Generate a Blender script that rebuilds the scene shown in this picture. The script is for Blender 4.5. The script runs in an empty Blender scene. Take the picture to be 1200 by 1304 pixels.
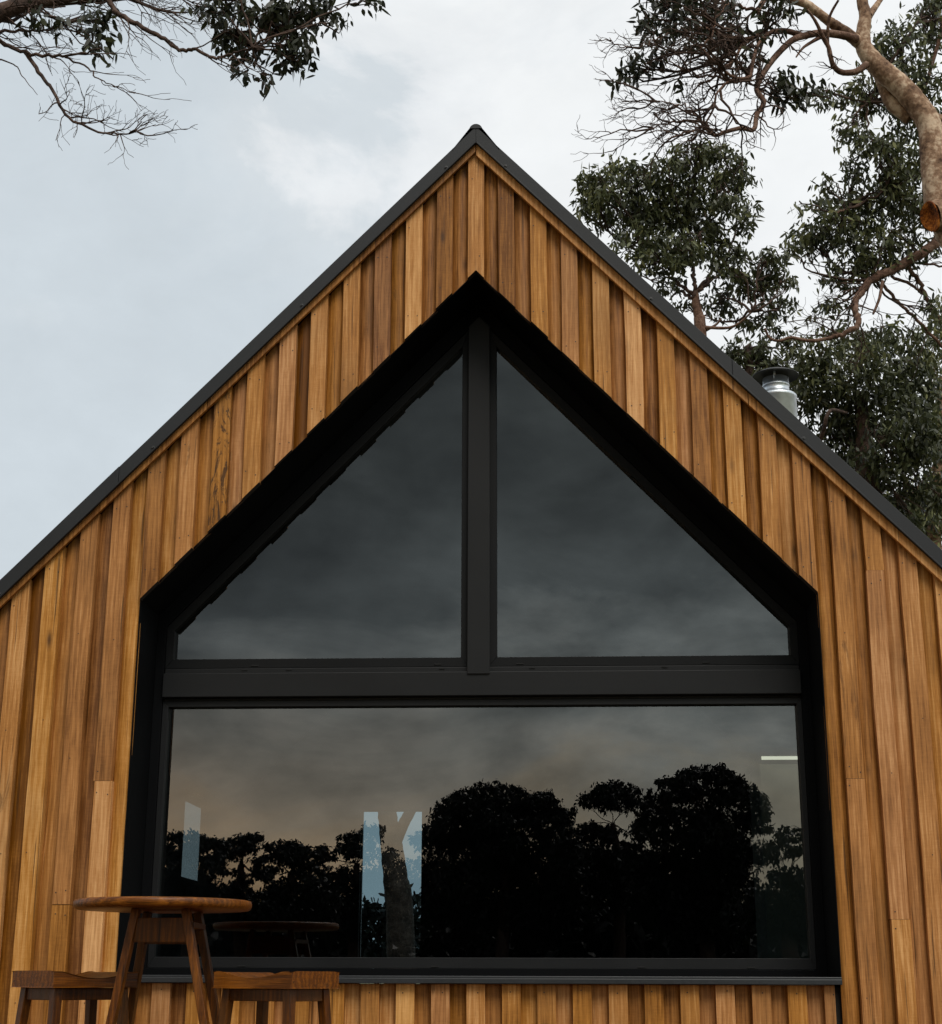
import bpy, bmesh, math, random
import numpy as np
from mathutils import Vector

R = math.radians
scene = bpy.context.scene
col = scene.collection

# ------------------------------------------------------------------ camera
F, PITCH, YAW, ROLL = 2007.0, .2888, -.0542, -.0035
CAM = Vector((.0513 * 7.2, -7.2, .70))
c, s = math.cos(YAW), math.sin(YAW)
_r = Vector((c, -s, 0)); _fh = Vector((s, c, 0))
FWD = _fh * math.cos(PITCH) + Vector((0, 0, math.sin(PITCH)))
_u = -_fh * math.sin(PITCH) + Vector((0, 0, math.cos(PITCH)))
c, s = math.cos(ROLL), math.sin(ROLL)
RGT = _r * c - _u * s; UPV = _r * s + _u * c

def at(px, py, Y):
    """world point on the plane y=Y along the sight line of a photo pixel"""
    v = FWD + RGT * ((px - 600) / F) + UPV * ((652 - py) / F)
    return CAM + v * ((Y - CAM.y) / v.y)

def mpp(px, py, Y):
    """metres per photo pixel at that place"""
    return (at(px, py, Y) - CAM).dot(FWD) / F

cam = bpy.data.cameras.new('camera'); co = bpy.data.objects.new('camera', cam); col.objects.link(co)
m = co.matrix_world.copy()
for i in range(3):
    m[i][0], m[i][1], m[i][2], m[i][3] = RGT[i], UPV[i], -FWD[i], CAM[i]
co.matrix_world = m
cam.sensor_fit = 'VERTICAL'; cam.sensor_height = 24; cam.sensor_width = 24
cam.lens = F / 1304 * 24
cam.clip_start = .05; cam.clip_end = 3000
scene.camera = co

# ------------------------------------------------------------------ materials
def mat(name):
    M = bpy.data.materials.new(name); M.use_nodes = True
    nt = M.node_tree; nt.nodes.clear()
    return M, nt, nt.nodes, nt.links

def node(ns, t, **kw):
    n = ns.new(t)
    for k, v in kw.items():
        if k.startswith('i_'):
            n.inputs[k[2:].replace('_', ' ')].default_value = v
        else:
            setattr(n, k, v)
    return n

def math_(ns, ls, op, a, b=None, clamp=False):
    n = ns.new('ShaderNodeMath'); n.operation = op; n.use_clamp = clamp
    for i, v in enumerate((a, b)):
        if v is None: continue
        if hasattr(v, 'links'): ls.new(v, n.inputs[i])
        else: n.inputs[i].default_value = v
    return n.outputs[0]

def mixc(ns, ls, fac, a, b, blend='MIX'):
    n = ns.new('ShaderNodeMix'); n.data_type = 'RGBA'; n.blend_type = blend
    for sock, v in ((n.inputs[0], fac), (n.inputs[6], a), (n.inputs[7], b)):
        if hasattr(v, 'links'): ls.new(v, sock)
        else: sock.default_value = v if not isinstance(v, tuple) or len(v) == 4 else (*v, 1)
    return n.outputs[2]

def ramp(ns, ls, fac, stops, interp='LINEAR'):
    n = ns.new('ShaderNodeValToRGB'); cr = n.color_ramp; cr.interpolation = interp
    while len(cr.elements) < len(stops): cr.elements.new(.5)
    for e, (p, cc) in zip(cr.elements, stops):
        e.position = p; e.color = (*cc, 1) if len(cc) == 3 else cc
    ls.new(fac, n.inputs[0]); return n.outputs[0]

def wood_material(name, dark, mid, light, knots=True, rough=.55, grain=1.0, along='z'):
    """grain runs along local z of the attribute-shifted coordinates; the tone
    attribute carries (brightness, hue, seed) of each board"""
    M, nt, ns, ls = mat(name)
    out = ns.new('ShaderNodeOutputMaterial'); b = ns.new('ShaderNodeBsdfPrincipled')
    ls.new(b.outputs[0], out.inputs[0])
    tc = ns.new('ShaderNodeTexCoord'); at_ = node(ns, 'ShaderNodeAttribute', attribute_name='tone')
    sep = ns.new('ShaderNodeSeparateColor'); ls.new(at_.outputs['Color'], sep.inputs[0])
    off = ns.new('ShaderNodeCombineXYZ')
    sd = math_(ns, ls, 'MULTIPLY', sep.outputs[2], 37.0)
    for i in range(3): ls.new(sd, off.inputs[i])
    add = node(ns, 'ShaderNodeVectorMath', operation='ADD')
    ls.new(tc.outputs['Object'], add.inputs[0]); ls.new(off.outputs[0], add.inputs[1])
    def mapped(sc):
        mp = node(ns, 'ShaderNodeMapping'); mp.inputs['Scale'].default_value = sc if along == 'z' else (sc[2], sc[1], sc[0])
        ls.new(add.outputs[0], mp.inputs[0]); return mp.outputs[0]
    def noise(sc, scale, det, rough_=.55, dist=0):
        n = node(ns, 'ShaderNodeTexNoise'); n.inputs['Scale'].default_value = scale
        n.inputs['Detail'].default_value = det; n.inputs['Roughness'].default_value = rough_
        n.inputs['Distortion'].default_value = dist
        ls.new(mapped(sc), n.inputs['Vector']); return n.outputs['Fac']
    fine = noise((1, 1, .035), 190, 5, .65)
    broad = noise((1, 1, .09), 26, 4, .55, .9)
    blotch = noise((1, 1, .5), 4.0, 3, .5)
    saw = noise((.15, .15, 1), 150, 2)
    # cathedral figure: distorted bands
    wv = node(ns, 'ShaderNodeTexWave', wave_type='BANDS', bands_direction='X' if along == 'z' else 'Y')
    wv.inputs['Scale'].default_value = 14; wv.inputs['Distortion'].default_value = 9
    wv.inputs['Detail'].default_value = 3; wv.inputs['Detail Scale'].default_value = .8
    ls.new(mapped((1, 1, .11)), wv.inputs['Vector'])
    f = math_(ns, ls, 'MULTIPLY', fine, .85 * grain)
    f = math_(ns, ls, 'ADD', f, math_(ns, ls, 'MULTIPLY', broad, .58))
    f = math_(ns, ls, 'ADD', f, math_(ns, ls, 'MULTIPLY', wv.outputs['Fac'], .13 * grain))
    f = math_(ns, ls, 'ADD', f, math_(ns, ls, 'MULTIPLY', blotch, .62))
    f = math_(ns, ls, 'ADD', f, math_(ns, ls, 'MULTIPLY', saw, .16))
    f = math_(ns, ls, 'SUBTRACT', f, .80)
    f = math_(ns, ls, 'ADD', f, math_(ns, ls, 'MULTIPLY', math_(ns, ls, 'SUBTRACT', sep.outputs[0], .5), .92), True)
    colr = ramp(ns, ls, f, [(0.02, dark), (.45, mid), (.95, light)])
    # redder or greyer boards
    hs = ns.new('ShaderNodeHueSaturation')
    ls.new(colr, hs.inputs['Color'])
    ls.new(math_(ns, ls, 'ADD', .4940, math_(ns, ls, 'MULTIPLY', math_(ns, ls, 'MINIMUM', sep.outputs[1], .7), .007)), hs.inputs['Hue'])
    ls.new(math_(ns, ls, 'ADD', 1.0, math_(ns, ls, 'MULTIPLY', math_(ns, ls, 'MINIMUM', sep.outputs[1], .7), .14)), hs.inputs['Saturation'])
    colr = hs.outputs[0]
    # dark gum veins and checks
    vein = noise((1, 1, .12), 12, 6, .7, 1.5)
    vm = ramp(ns, ls, vein, [(.64, (0, 0, 0)), (.70, (1, 1, 1))])
    vfac = math_(ns, ls, 'MULTIPLY', vm, .5)
    colr = mixc(ns, ls, vfac, colr, tuple(x * .45 for x in dark))
    check = noise((1, 1, .02), 75, 2, .5)
    cm = ramp(ns, ls, check, [(.665, (0, 0, 0)), (.70, (1, 1, 1))])
    colr = mixc(ns, ls, math_(ns, ls, 'MULTIPLY', cm, .7), colr, tuple(x * .3 for x in dark))
    # ragged open gum vein on flagged boards
    rag = noise((1, 1, .22), 17, 7, .75, 2.2)
    rm = ramp(ns, ls, rag, [(.50, (0, 0, 0)), (.56, (1, 1, 1))])
    flag = math_(ns, ls, 'GREATER_THAN', sep.outputs[1], .985)
    colr = mixc(ns, ls, math_(ns, ls, 'MULTIPLY', math_(ns, ls, 'MULTIPLY', rm, flag), .85), colr, (.030, .012, .004))
    if knots:
        # sparse knots, long in the grain
        vo = node(ns, 'ShaderNodeTexVoronoi'); vo.inputs['Scale'].default_value = 6.5
        ls.new(mapped((1.6, 1.6, .55)), vo.inputs['Vector'])
        dist = math_(ns, ls, 'ADD', vo.outputs['Distance'], math_(ns, ls, 'MULTIPLY', math_(ns, ls, 'SUBTRACT', broad, .5), .14))
        km = ramp(ns, ls, dist, [(.05, (1, 1, 1)), (.13, (.35, .35, .35)), (.22, (0, 0, 0))])
        sepv = ns.new('ShaderNodeSeparateColor'); ls.new(vo.outputs['Color'], sepv.inputs[0])
        kf = math_(ns, ls, 'MULTIPLY', km, math_(ns, ls, 'GREATER_THAN', sepv.outputs[0], .74))
        colr = mixc(ns, ls, math_(ns, ls, 'MULTIPLY', kf, .8), colr, (.045, .017, .005))
        # weathering: grey-brown water marks towards the lower ends
        st = noise((.6, .6, .35), 3.2, 5, .6)
        sm_ = ramp(ns, ls, st, [(.52, (0, 0, 0)), (.72, (1, 1, 1))])
        colr = mixc(ns, ls, math_(ns, ls, 'MULTIPLY', sm_, .42), colr, (.165, .083, .028))
    ls.new(colr, b.inputs['Base Color'])
    b.inputs['Roughness'].default_value = rough
    b.inputs['Specular IOR Level'].default_value = .25
    bp = ns.new('ShaderNodeBump'); bp.inputs['Strength'].default_value = .35; bp.inputs['Distance'].default_value = .004
    ls.new(math_(ns, ls, 'ADD', fine, math_(ns, ls, 'MULTIPLY', broad, .8)), bp.inputs['Height'])
    ls.new(bp.outputs[0], b.inputs['Normal'])
    return M

def paint(name, base, rough, metal=0.0, speck=.25, bump=.05, scale=60, spec=.5):
    M, nt, ns, ls = mat(name)
    out = ns.new('ShaderNodeOutputMaterial'); b = ns.new('ShaderNodeBsdfPrincipled')
    ls.new(b.outputs[0], out.inputs[0])
    tc = ns.new('ShaderNodeTexCoord')
    n = node(ns, 'ShaderNodeTexNoise'); n.inputs['Scale'].default_value = scale; n.inputs['Detail'].default_value = 5
    ls.new(tc.outputs['Object'], n.inputs['Vector'])
    n2 = node(ns, 'ShaderNodeTexNoise'); n2.inputs['Scale'].default_value = 2.5; n2.inputs['Detail'].default_value = 5
    ls.new(tc.outputs['Object'], n2.inputs['Vector'])
    f = math_(ns, ls, 'ADD', math_(ns, ls, 'MULTIPLY', n.outputs['Fac'], .5), math_(ns, ls, 'MULTIPLY', n2.outputs['Fac'], .5))
    lo = tuple(x * (1 - speck) for x in base); hi = tuple(x * (1 + speck) for x in base)
    ls.new(ramp(ns, ls, f, [(.3, lo), (.7, hi)]), b.inputs['Base Color'])
    ls.new(ramp(ns, ls, f, [(.3, (rough * .85,) * 3), (.7, (min(1, rough * 1.15),) * 3)]), b.inputs['Roughness'])
    b.inputs['Metallic'].default_value = metal; b.inputs['Specular IOR Level'].default_value = spec
    bp = ns.new('ShaderNodeBump'); bp.inputs['Strength'].default_value = bump; bp.inputs['Distance'].default_value = .002
    ls.new(n.outputs['Fac'], bp.inputs['Height']); ls.new(bp.outputs[0], b.inputs['Normal'])
    return M

def glass_material(name, refl, tint):
    """thin pane: part mirrors, the rest passes tinted"""
    M, nt, ns, ls = mat(name)
    out = ns.new('ShaderNodeOutputMaterial'); mx = ns.new('ShaderNodeMixShader')
    tr = ns.new('ShaderNodeBsdfTransparent'); tr.inputs[0].default_value = (*tint, 1)
    gl = ns.new('ShaderNodeBsdfGlossy'); gl.inputs['Roughness'].default_value = .0
    gl.inputs['Color'].default_value = (.96, .98, 1, 1)
    fr = ns.new('ShaderNodeFresnel'); fr.inputs['IOR'].default_value = 1.5
    f = math_(ns, ls, 'MULTIPLY', fr.outputs[0], refl / .04, True)
    ls.new(f, mx.inputs[0]); ls.new(tr.outputs[0], mx.inputs[1]); ls.new(gl.outputs[0], mx.inputs[2])
    tc = ns.new('ShaderNodeTexCoord')
    n = node(ns, 'ShaderNodeTexNoise'); n.inputs['Scale'].default_value = 1.3; n.inputs['Detail'].default_value = 1
    ls.new(tc.outputs['Object'], n.inputs['Vector'])
    bp = ns.new('ShaderNodeBump'); bp.inputs['Strength'].default_value = .06; bp.inputs['Distance'].default_value = .01
    ls.new(n.outputs['Fac'], bp.inputs['Height']); ls.new(bp.outputs[0], gl.inputs['Normal'])
    ls.new(mx.outputs[0], out.inputs[0])
    return M

def leaf_material(name, dark, mid, light):
    M, nt, ns, ls = mat(name)
    out = ns.new('ShaderNodeOutputMaterial'); b = ns.new('ShaderNodeBsdfPrincipled')
    at_ = node(ns, 'ShaderNodeAttribute', attribute_name='tone')
    sep = ns.new('ShaderNodeSeparateColor'); ls.new(at_.outputs['Color'], sep.inputs[0])
    cc = ramp(ns, ls, sep.outputs[0], [(0, dark), (.55, mid), (1, light)])
    ls.new(cc, b.inputs['Base Color']); b.inputs['Roughness'].default_value = .42
    b.inputs['Specular IOR Level'].default_value = .3
    tl = ns.new('ShaderNodeBsdfTranslucent'); ls.new(cc, tl.inputs[0])
    mx = ns.new('ShaderNodeMixShader'); mx.inputs[0].default_value = .25
    ls.new(b.outputs[0], mx.inputs[1]); ls.new(tl.outputs[0], mx.inputs[2]); ls.new(mx.outputs[0], out.inputs[0])
    return M

def bark_material(name, a, b_, c_, scale=6.0):
    M, nt, ns, ls = mat(name)
    out = ns.new('ShaderNodeOutputMaterial'); b = ns.new('ShaderNodeBsdfPrincipled')
    ls.new(b.outputs[0], out.inputs[0])
    tc = ns.new('ShaderNodeTexCoord')
    n = node(ns, 'ShaderNodeTexNoise'); n.inputs['Scale'].default_value = scale; n.inputs['Detail'].default_value = 7; n.inputs['Roughness'].default_value = .65
    ls.new(tc.outputs['Object'], n.inputs['Vector'])
    v = node(ns, 'ShaderNodeTexNoise'); v.inputs['Scale'].default_value = scale * 7; v.inputs['Detail'].default_value = 4
    ls.new(tc.outputs['Object'], v.inputs['Vector'])
    f = math_(ns, ls, 'ADD', math_(ns, ls, 'MULTIPLY', n.outputs['Fac'], .7), math_(ns, ls, 'MULTIPLY', v.outputs['Fac'], .3))
    ls.new(ramp(ns, ls, f, [(.38, a), (.5, b_), (.60, c_)]), b.inputs['Base Color'])
    b.inputs['Roughness'].default_value = .85; b.inputs['Specular IOR Level'].default_value = .2
    bp = ns.new('ShaderNodeBump'); bp.inputs['Strength'].default_value = .7; bp.inputs['Distance'].default_value = .03
    ls.new(f, bp.inputs['Height']); ls.new(bp.outputs[0], b.inputs['Normal'])
    return M

M = {}
M['cladding'] = wood_material('oiled hardwood cladding', (.135, .053, .012), (.395, .188, .060), (.74, .44, .20))
M['furniture'] = wood_material('dark oiled timber', (.016, .005, .0015), (.075, .025, .006), (.22, .080, .020), rough=.40, grain=1.3)
M['seat'] = wood_material('dark oiled seat timber', (.016, .005, .0015), (.095, .032, .007), (.30, .115, .028), rough=.38, grain=1.4, along='x')
M['nail'] = paint('dark nail heads and board ends', (.02, .014, .01), .6)
M['frame'] = paint('black window aluminium', (.0072, .0076, .0084), .5, bump=.15, scale=260, spec=.22)
M['reveal'] = paint('black reveal lining', (.0022, .0025, .0031), .65, bump=.1, scale=200, spec=.07)
M['sash'] = paint('shade-darkened sash aluminium', (.0042, .0046, .0052), .5, bump=.15, scale=260, spec=.16)  # darker copy of the frame black: shade under the soffit painted in
M['gap'] = paint('black shadow gap', (.004, .004, .004), .9)
M['flashing'] = paint('charcoal roof steel', (.0150, .0162, .0185), .55, spec=.28, bump=.12, scale=220)
M['sill'] = paint('grey sill steel', (.018, .020, .023), .4, spec=.4)
M['wrap'] = paint('dark wall wrap', (.012, .01, .008), .9)
M['steel'] = paint('galvanised flue steel', (.66, .70, .74), .42, metal=1, speck=.18, scale=25)
M['blacksteel'] = paint('black flue cowl', (.015, .015, .016), .5)
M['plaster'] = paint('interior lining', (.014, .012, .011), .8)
M['white'] = paint('pale cupboard paint', (.84, .83, .75), .6, speck=.03)
def glow_mat(name, colr, e):
    Mt, nt, ns, ls = mat(name); o_ = ns.new('ShaderNodeOutputMaterial'); em = ns.new('ShaderNodeEmission')
    em.inputs[0].default_value = (*colr, 1); em.inputs[1].default_value = e; ls.new(em.outputs[0], o_.inputs[0]); return Mt
M['strip'] = glow_mat('added glow strip', (1, .84, .60), 1.75)  # glow put in for a bright line, also brightening the doors below
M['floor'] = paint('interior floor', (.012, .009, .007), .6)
M['glass'] = glass_material('window glass', .105, (.28, .36, .39))
M['tinted'] = glass_material('tinted side glass', .05, (.46, .48, .47))
M['clear'] = glass_material('clear glass', .05, (.74, .84, .87))
M['leaf'] = leaf_material('gum leaves', (.024, .029, .013), (.070, .080, .034), (.20, .205, .085))
M['leafdark'] = leaf_material('dark gum leaves', (.014, .016, .008), (.032, .038, .018), (.085, .090, .036))
M['leafshade'] = leaf_material('far leaves', (.004, .005, .003), (.008, .010, .006), (.018, .021, .011))
M['bark'] = bark_material('mottled gum bark', (.065, .034, .021), (.25, .155, .098), (.52, .395, .285), 4)
M['barkdark'] = bark_material('dark bark', (.02, .013, .010), (.055, .034, .026), (.10, .065, .05), 8)
M['barkred'] = bark_material('reddish bark', (.05, .028, .019), (.12, .066, .045), (.21, .135, .10), 8)
M['heart'] = bark_material('raw orange heartwood', (.025, .007, .002), (.20, .055, .010), (.50, .17, .025), 9)
M['deck'] = wood_material('deck boards', (.05, .022, .009), (.13, .065, .030), (.22, .12, .06))
M['bush'] = M['leafshade']

def ground_material():
    Mt, nt, ns, ls = mat('grass and leaf litter')
    out = ns.new('ShaderNodeOutputMaterial'); b = ns.new('ShaderNodeBsdfPrincipled'); ls.new(b.outputs[0], out.inputs[0])
    tc = ns.new('ShaderNodeTexCoord')
    n = node(ns, 'ShaderNodeTexNoise'); n.inputs['Scale'].default_value = .35; n.inputs['Detail'].default_value = 9
    ls.new(tc.outputs['Object'], n.inputs['Vector'])
    k = node(ns, 'ShaderNodeTexNoise'); k.inputs['Scale'].default_value = 40; k.inputs['Detail'].default_value = 4
    ls.new(tc.outputs['Object'], k.inputs['Vector'])
    f = math_(ns, ls, 'ADD', math_(ns, ls, 'MULTIPLY', n.outputs['Fac'], .6), math_(ns, ls, 'MULTIPLY', k.outputs['Fac'], .4))
    ls.new(ramp(ns, ls, f, [(.35, (.03, .045, .015)), (.5, (.07, .075, .03)), (.65, (.14, .10, .06))]), b.inputs['Base Color'])
    b.inputs['Roughness'].default_value = .95
    bp = ns.new('ShaderNodeBump'); bp.inputs['Strength'].default_value = .8; bp.inputs['Distance'].default_value = .05
    ls.new(k.outputs['Fac'], bp.inputs['Height']); ls.new(bp.outputs[0], b.inputs['Normal'])
    return Mt
M['ground'] = ground_material()

# ------------------------------------------------------------------ mesh helpers
class MB:
    def __init__(self):
        self.v, self.f, self.mi, self.t, self.sm = [], [], [], [], []
    def add(self, vs, fs, tone=(.5, .5, .5), mi=0, smooth=False):
        o = len(self.v); self.v += [tuple(x) for x in vs]; self.t += [tone] * len(vs)
        for q in fs:
            self.f.append(tuple(o + i for i in q)); self.mi.append(mi); self.sm.append(smooth)
    def box(self, x0, x1, y0, y1, z0, z1, **k):
        self.add([(x0, y0, z0), (x1, y0, z0), (x1, y1, z0), (x0, y1, z0), (x0, y0, z1), (x1, y0, z1), (x1, y1, z1), (x0, y1, z1)],
                 [(3, 2, 1, 0), (4, 5, 6, 7), (0, 1, 5, 4), (1, 2, 6, 5), (2, 3, 7, 6), (3, 0, 4, 7)], **k)
    def prism(self, poly, y0, y1, **k):
        """extrude an x,z polygon (counter-clockwise seen from -y) from y0 to y1"""
        n = len(poly)
        vs = [(x, y0, z) for x, z in poly] + [(x, y1, z) for x, z in poly]
        fs = [tuple(range(n)), tuple(range(2 * n - 1, n - 1, -1))]
        fs += [(j, i, n + i, n + j) for i in range(n) for j in [(i + 1) % n]]
        self.add(vs, fs, **k)
    def bar(self, a, b, w, d, up=(0, 1, 0), w2=None, d2=None, **k):
        """square bar from a to b, w wide and d deep"""
        a, b = Vector(a), Vector(b); t = (b - a).normalized(); u = Vector(up)
        sd = t.cross(u).normalized(); u = sd.cross(t).normalized()
        w2 = w2 or w; d2 = d2 or d; vs = []
        for p, ww, dd in ((a, w, d), (b, w2, d2)):
            for i, j in ((-1, -1), (1, -1), (1, 1), (-1, 1)): vs.append(p + sd * (ww / 2 * i) + u * (dd / 2 * j))
        self.add(vs, [(3, 2, 1, 0), (4, 5, 6, 7), (0, 1, 5, 4), (1, 2, 6, 5), (2, 3, 7, 6), (3, 0, 4, 7)], **k)
    def lathe(self, prof, cx, cy, n=32, **k):
        vs = []; m_ = len(prof)
        for i in range(n):
            a = 2 * math.pi * i / n
            for r, z in prof: vs.append((cx + r * math.cos(a), cy + r * math.sin(a), z))
        fs = [(i * m_ + j, ((i + 1) % n) * m_ + j, ((i + 1) % n) * m_ + j + 1, i * m_ + j + 1) for i in range(n) for j in range(m_ - 1)]
        self.add(vs, fs, smooth=True, **k)
    def tube(self, pts, rad, sides=6, tone=(.5, .5, .5), mi=0, knob=0, rng=None, cap=False):
        P = [Vector(p) for p in pts]; n = len(P)
        ref = Vector((.31, .87, .39)); vs = []
        for i in range(n):
            t = (P[min(i + 1, n - 1)] - P[max(i - 1, 0)])
            if t.length < 1e-9: t = Vector((0, 0, 1))
            t.normalize(); u = t.cross(ref)
            if u.length < .1: u = t.cross(Vector((1, 0, 0)))
            u.normalize(); w = t.cross(u)
            for k in range(sides):
                a = 2 * math.pi * k / sides; rr = rad[i]
                if knob and rng: rr *= 1 + rng.uniform(-knob, knob)
                vs.append(P[i] + u * (math.cos(a) * rr) + w * (math.sin(a) * rr))
        fs = [(i * sides + k, i * sides + (k + 1) % sides, (i + 1) * sides + (k + 1) % sides, (i + 1) * sides + k) for i in range(n - 1) for k in range(sides)]
        if cap: fs += [tuple(range(sides - 1, -1, -1)), tuple((n - 1) * sides + k for k in range(sides))]
        self.add(vs, fs, tone=tone, mi=mi, smooth=True)
    def build(self, name, mats, parent=None, bevel=0, smooth_angle=None):
        me = bpy.data.meshes.new(name); me.from_pydata(self.v, [], self.f)
        for x in (mats if isinstance(mats, (list, tuple)) else [mats]): me.materials.append(x)
        me.polygons.foreach_set('material_index', self.mi); me.polygons.foreach_set('use_smooth', self.sm)
        a = me.attributes.new('tone', 'FLOAT_COLOR', 'POINT')
        a.data.foreach_set('color', np.array([(*t, 1) for t in self.t], np.float32).ravel())
        me.update()
        o = bpy.data.objects.new(name, me); col.objects.link(o)
        if parent:
            o.parent = parent; o.matrix_parent_inverse = parent.matrix_world.inverted()
        if bevel:
            b = o.modifiers.new('bevel', 'BEVEL'); b.width = bevel; b.segments = 2; b.limit_method = 'ANGLE'; b.angle_limit = R(40)
        return o

def empty(name, loc=(0, 0, 0)):
    o = bpy.data.objects.new(name, None); o.location = loc; col.objects.link(o)
    o.empty_display_size = .1; bpy.context.view_layer.update(); return o

def tag(o, label, cat, group=None):
    o['label'] = label; o['category'] = cat
    if group: o['group'] = group
    return o

def rt(rng, lo=.3, hi=.7): return (rng.uniform(lo, hi), rng.random(), rng.random())

# ------------------------------------------------------------------ ground and deck
g = MB()
n = 40
def gz(x, y): return -.9 + .05 * math.sin(x * .31) * math.cos(y * .27)
xs = [-1500, -500, -150] + [-60 + 4 * i for i in range(31)] + [150, 500, 1500]
vs = [(x, y, gz(x, y) if abs(x) < 61 and abs(y) < 61 else -.9) for y in xs for x in xs]
k = len(xs)
g.add(vs, [(j * k + i, j * k + i + 1, (j + 1) * k + i + 1, (j + 1) * k + i) for j in range(k - 1) for i in range(k - 1)])
o = g.build('ground', M['ground']); o['kind'] = 'structure'

rng = random.Random(5); d = MB()
x = -3.6
while x < 3.6:
    d.box(x, x + .135, -2.3, -.035, -.03, 0 + rng.uniform(-.001, .001), tone=rt(rng)); x += .141
d.box(-3.6, 3.6, -2.34, -2.305, -.88, 0, tone=(.4, .5, .2))
for yy in (-2.1, -1.2, -.3): d.box(-3.58, 3.58, yy, yy + .05, -.19, -.033, tone=(.3, .5, .6))
for xx in (-3.4, -1.7, 0, 1.7, 3.4): d.box(xx - .05, xx + .05, -2.2, -2.11, -.95, -.195, tone=(.3, .5, .7))
o = d.build('deck', M['deck'], bevel=.003); o['kind'] = 'structure'

# ------------------------------------------------------------------ the house
house = tag(empty('gabled_cabin', (0, 0, -.9)), 'gabled timber cabin with black steel roof edge and tall black window', 'cabin')
SL = 1.047
HW = 2.48
APEX_TRIM_TOP, APEX_TRIM_R, APEX_TRIM_L = 4.781, 4.722, 4.742
OPX, OPZ, OPA, SILL = 1.592, 2.428, 4.094, .690
rng = random.Random(11)

clad = MB()
def top_z(x): return 4.79 - SL * abs(x) - .03            # board ends run up behind the trim
def open_z(x): return OPA - SL * abs(x)
def board(x0, x1, zb0, zb1, zt0, zt1, yf, yb, tone, wob, concave=0.0):
    """one board between x0 and x1; bottom and top may slope"""
    n_ = max(2, int((max(zt0, zt1) - min(zb0, zb1)) / .3))
    cols = [0, 1] if not concave else [0, .08, .2, .35, .5, .65, .8, .92, 1]
    jx = [rng.gauss(0, wob) for _ in range(n_ + 1)]
    vs, fs = [], []
    m_ = len(cols)
    for i in range(n_ + 1):
        t = i / n_
        for q in cols:
            zb = zb0 + (zb1 - zb0) * q; zt = zt0 + (zt1 - zt0) * q
            dy = concave * abs(2 * q - 1) ** 2.2
            vs.append((x0 + (x1 - x0) * q + jx[i], yf + dy, zb + (zt - zb) * t))
    for i in range(n_):
        for j in range(m_ - 1):
            fs.append((i * m_ + j, i * m_ + j + 1, (i + 1) * m_ + j + 1, (i + 1) * m_ + j))
    o_ = len(vs)
    for i in range(n_ + 1):
        t = i / n_
        for q in (0, 1):
            zb = zb0 + (zb1 - zb0) * q; zt = zt0 + (zt1 - zt0) * q
            vs.append((x0 + (x1 - x0) * q + jx[i], yb, zb + (zt - zb) * t))
    for i in range(n_):
        fs.append((o_ + i * 2, i * m_, (i + 1) * m_, o_ + (i + 1) * 2))
        fs.append((i * m_ + m_ - 1, o_ + i * 2 + 1, o_ + (i + 1) * 2 + 1, (i + 1) * m_ + m_ - 1))
    clad.add([vs[i] for i in [o_, o_ + 1] + list(range(m_ - 1, -1, -1))], [tuple(range(m_ + 2))], mi=1)  # bottom cut face coloured dark instead of wood
    e = n_ * m_
    fs.append(tuple([o_ + n_ * 2 + 1, o_ + n_ * 2] + list(range(e, e + m_))))
    clad.add(vs, fs, tone=tone)

def nail(x, z, y, r=.0032):
    k = 7
    clad.add([(x + r * math.cos(2 * math.pi * i / k), y - .0012, z + r * math.sin(2 * math.pi * i / k)) for i in range(k)], [tuple(range(k))], mi=1)

PITCHB = .155
def tone_for(proud, flagged=False):
    if flagged: return (.42, 1.0, .37)
    b = rng.gauss(.58 if proud else .50, .13)
    if rng.random() < .06: b -= .22
    return (min(.92, max(.14, b)), min(.97, max(0, rng.gauss(.45, .28))), rng.random())

JOINTS = {('p', 11): [1.57], ('p', 12): [2.53, .96], ('p', -12): [1.02], ('p', -11): [1.57], ('p', 14): [1.25]}
def run(kind, kidx, x0, x1, zb, zt, yf, yb, proud):
    """a board from zb(x) to zt(x), cut into lengths at its butt joints"""
    cuts = JOINTS.get((kind, kidx), [])
    lo = (zb(x0), zb(x1))
    top = (zt(x0), zt(x1))
    cuts = [z for z in cuts if max(lo) + .15 < z < min(top) - .15]
    cuts.sort()
    edges = [lo] + [(z, z) for z in cuts] + [top]
    for i in range(len(edges) - 1):
        a, b_ = edges[i], edges[i + 1]
        g0 = .0012 if i else 0
        dy = rng.gauss(0, .0016) ; dx = rng.gauss(0, .0022) if proud else 0
        board(x0 + dx, x1 + dx, a[0] + g0, a[1] + g0, b_[0], b_[1], yf + dy, yb, tone_for(proud, proud and kidx == -8), (.0013 if abs(kidx) < 11 else .0026) if proud else .0005, 0 if proud else .017)
        if proud:
            xm = (x0 + x1) / 2
            zc0, zc1 = max(a) + .045, min(b_) - .05
            for zz in ([zc0, zc1] if zc1 - zc0 > .25 else [zc0]):
                nail(x0 + .017 + rng.uniform(-.004, .004), zz + rng.uniform(-.02, .02), yf + dy)
                if rng.random() < .7: nail(x1 - .018 + rng.uniform(-.004, .004), zz + rng.uniform(-.02, .02), yf + dy)
            z = zc0 + .6
            while z < zc1 - .3:
                nail(xm + rng.uniform(-.02, .02), z + rng.uniform(-.03, .03), yf + dy, .0028); z += .6

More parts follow.
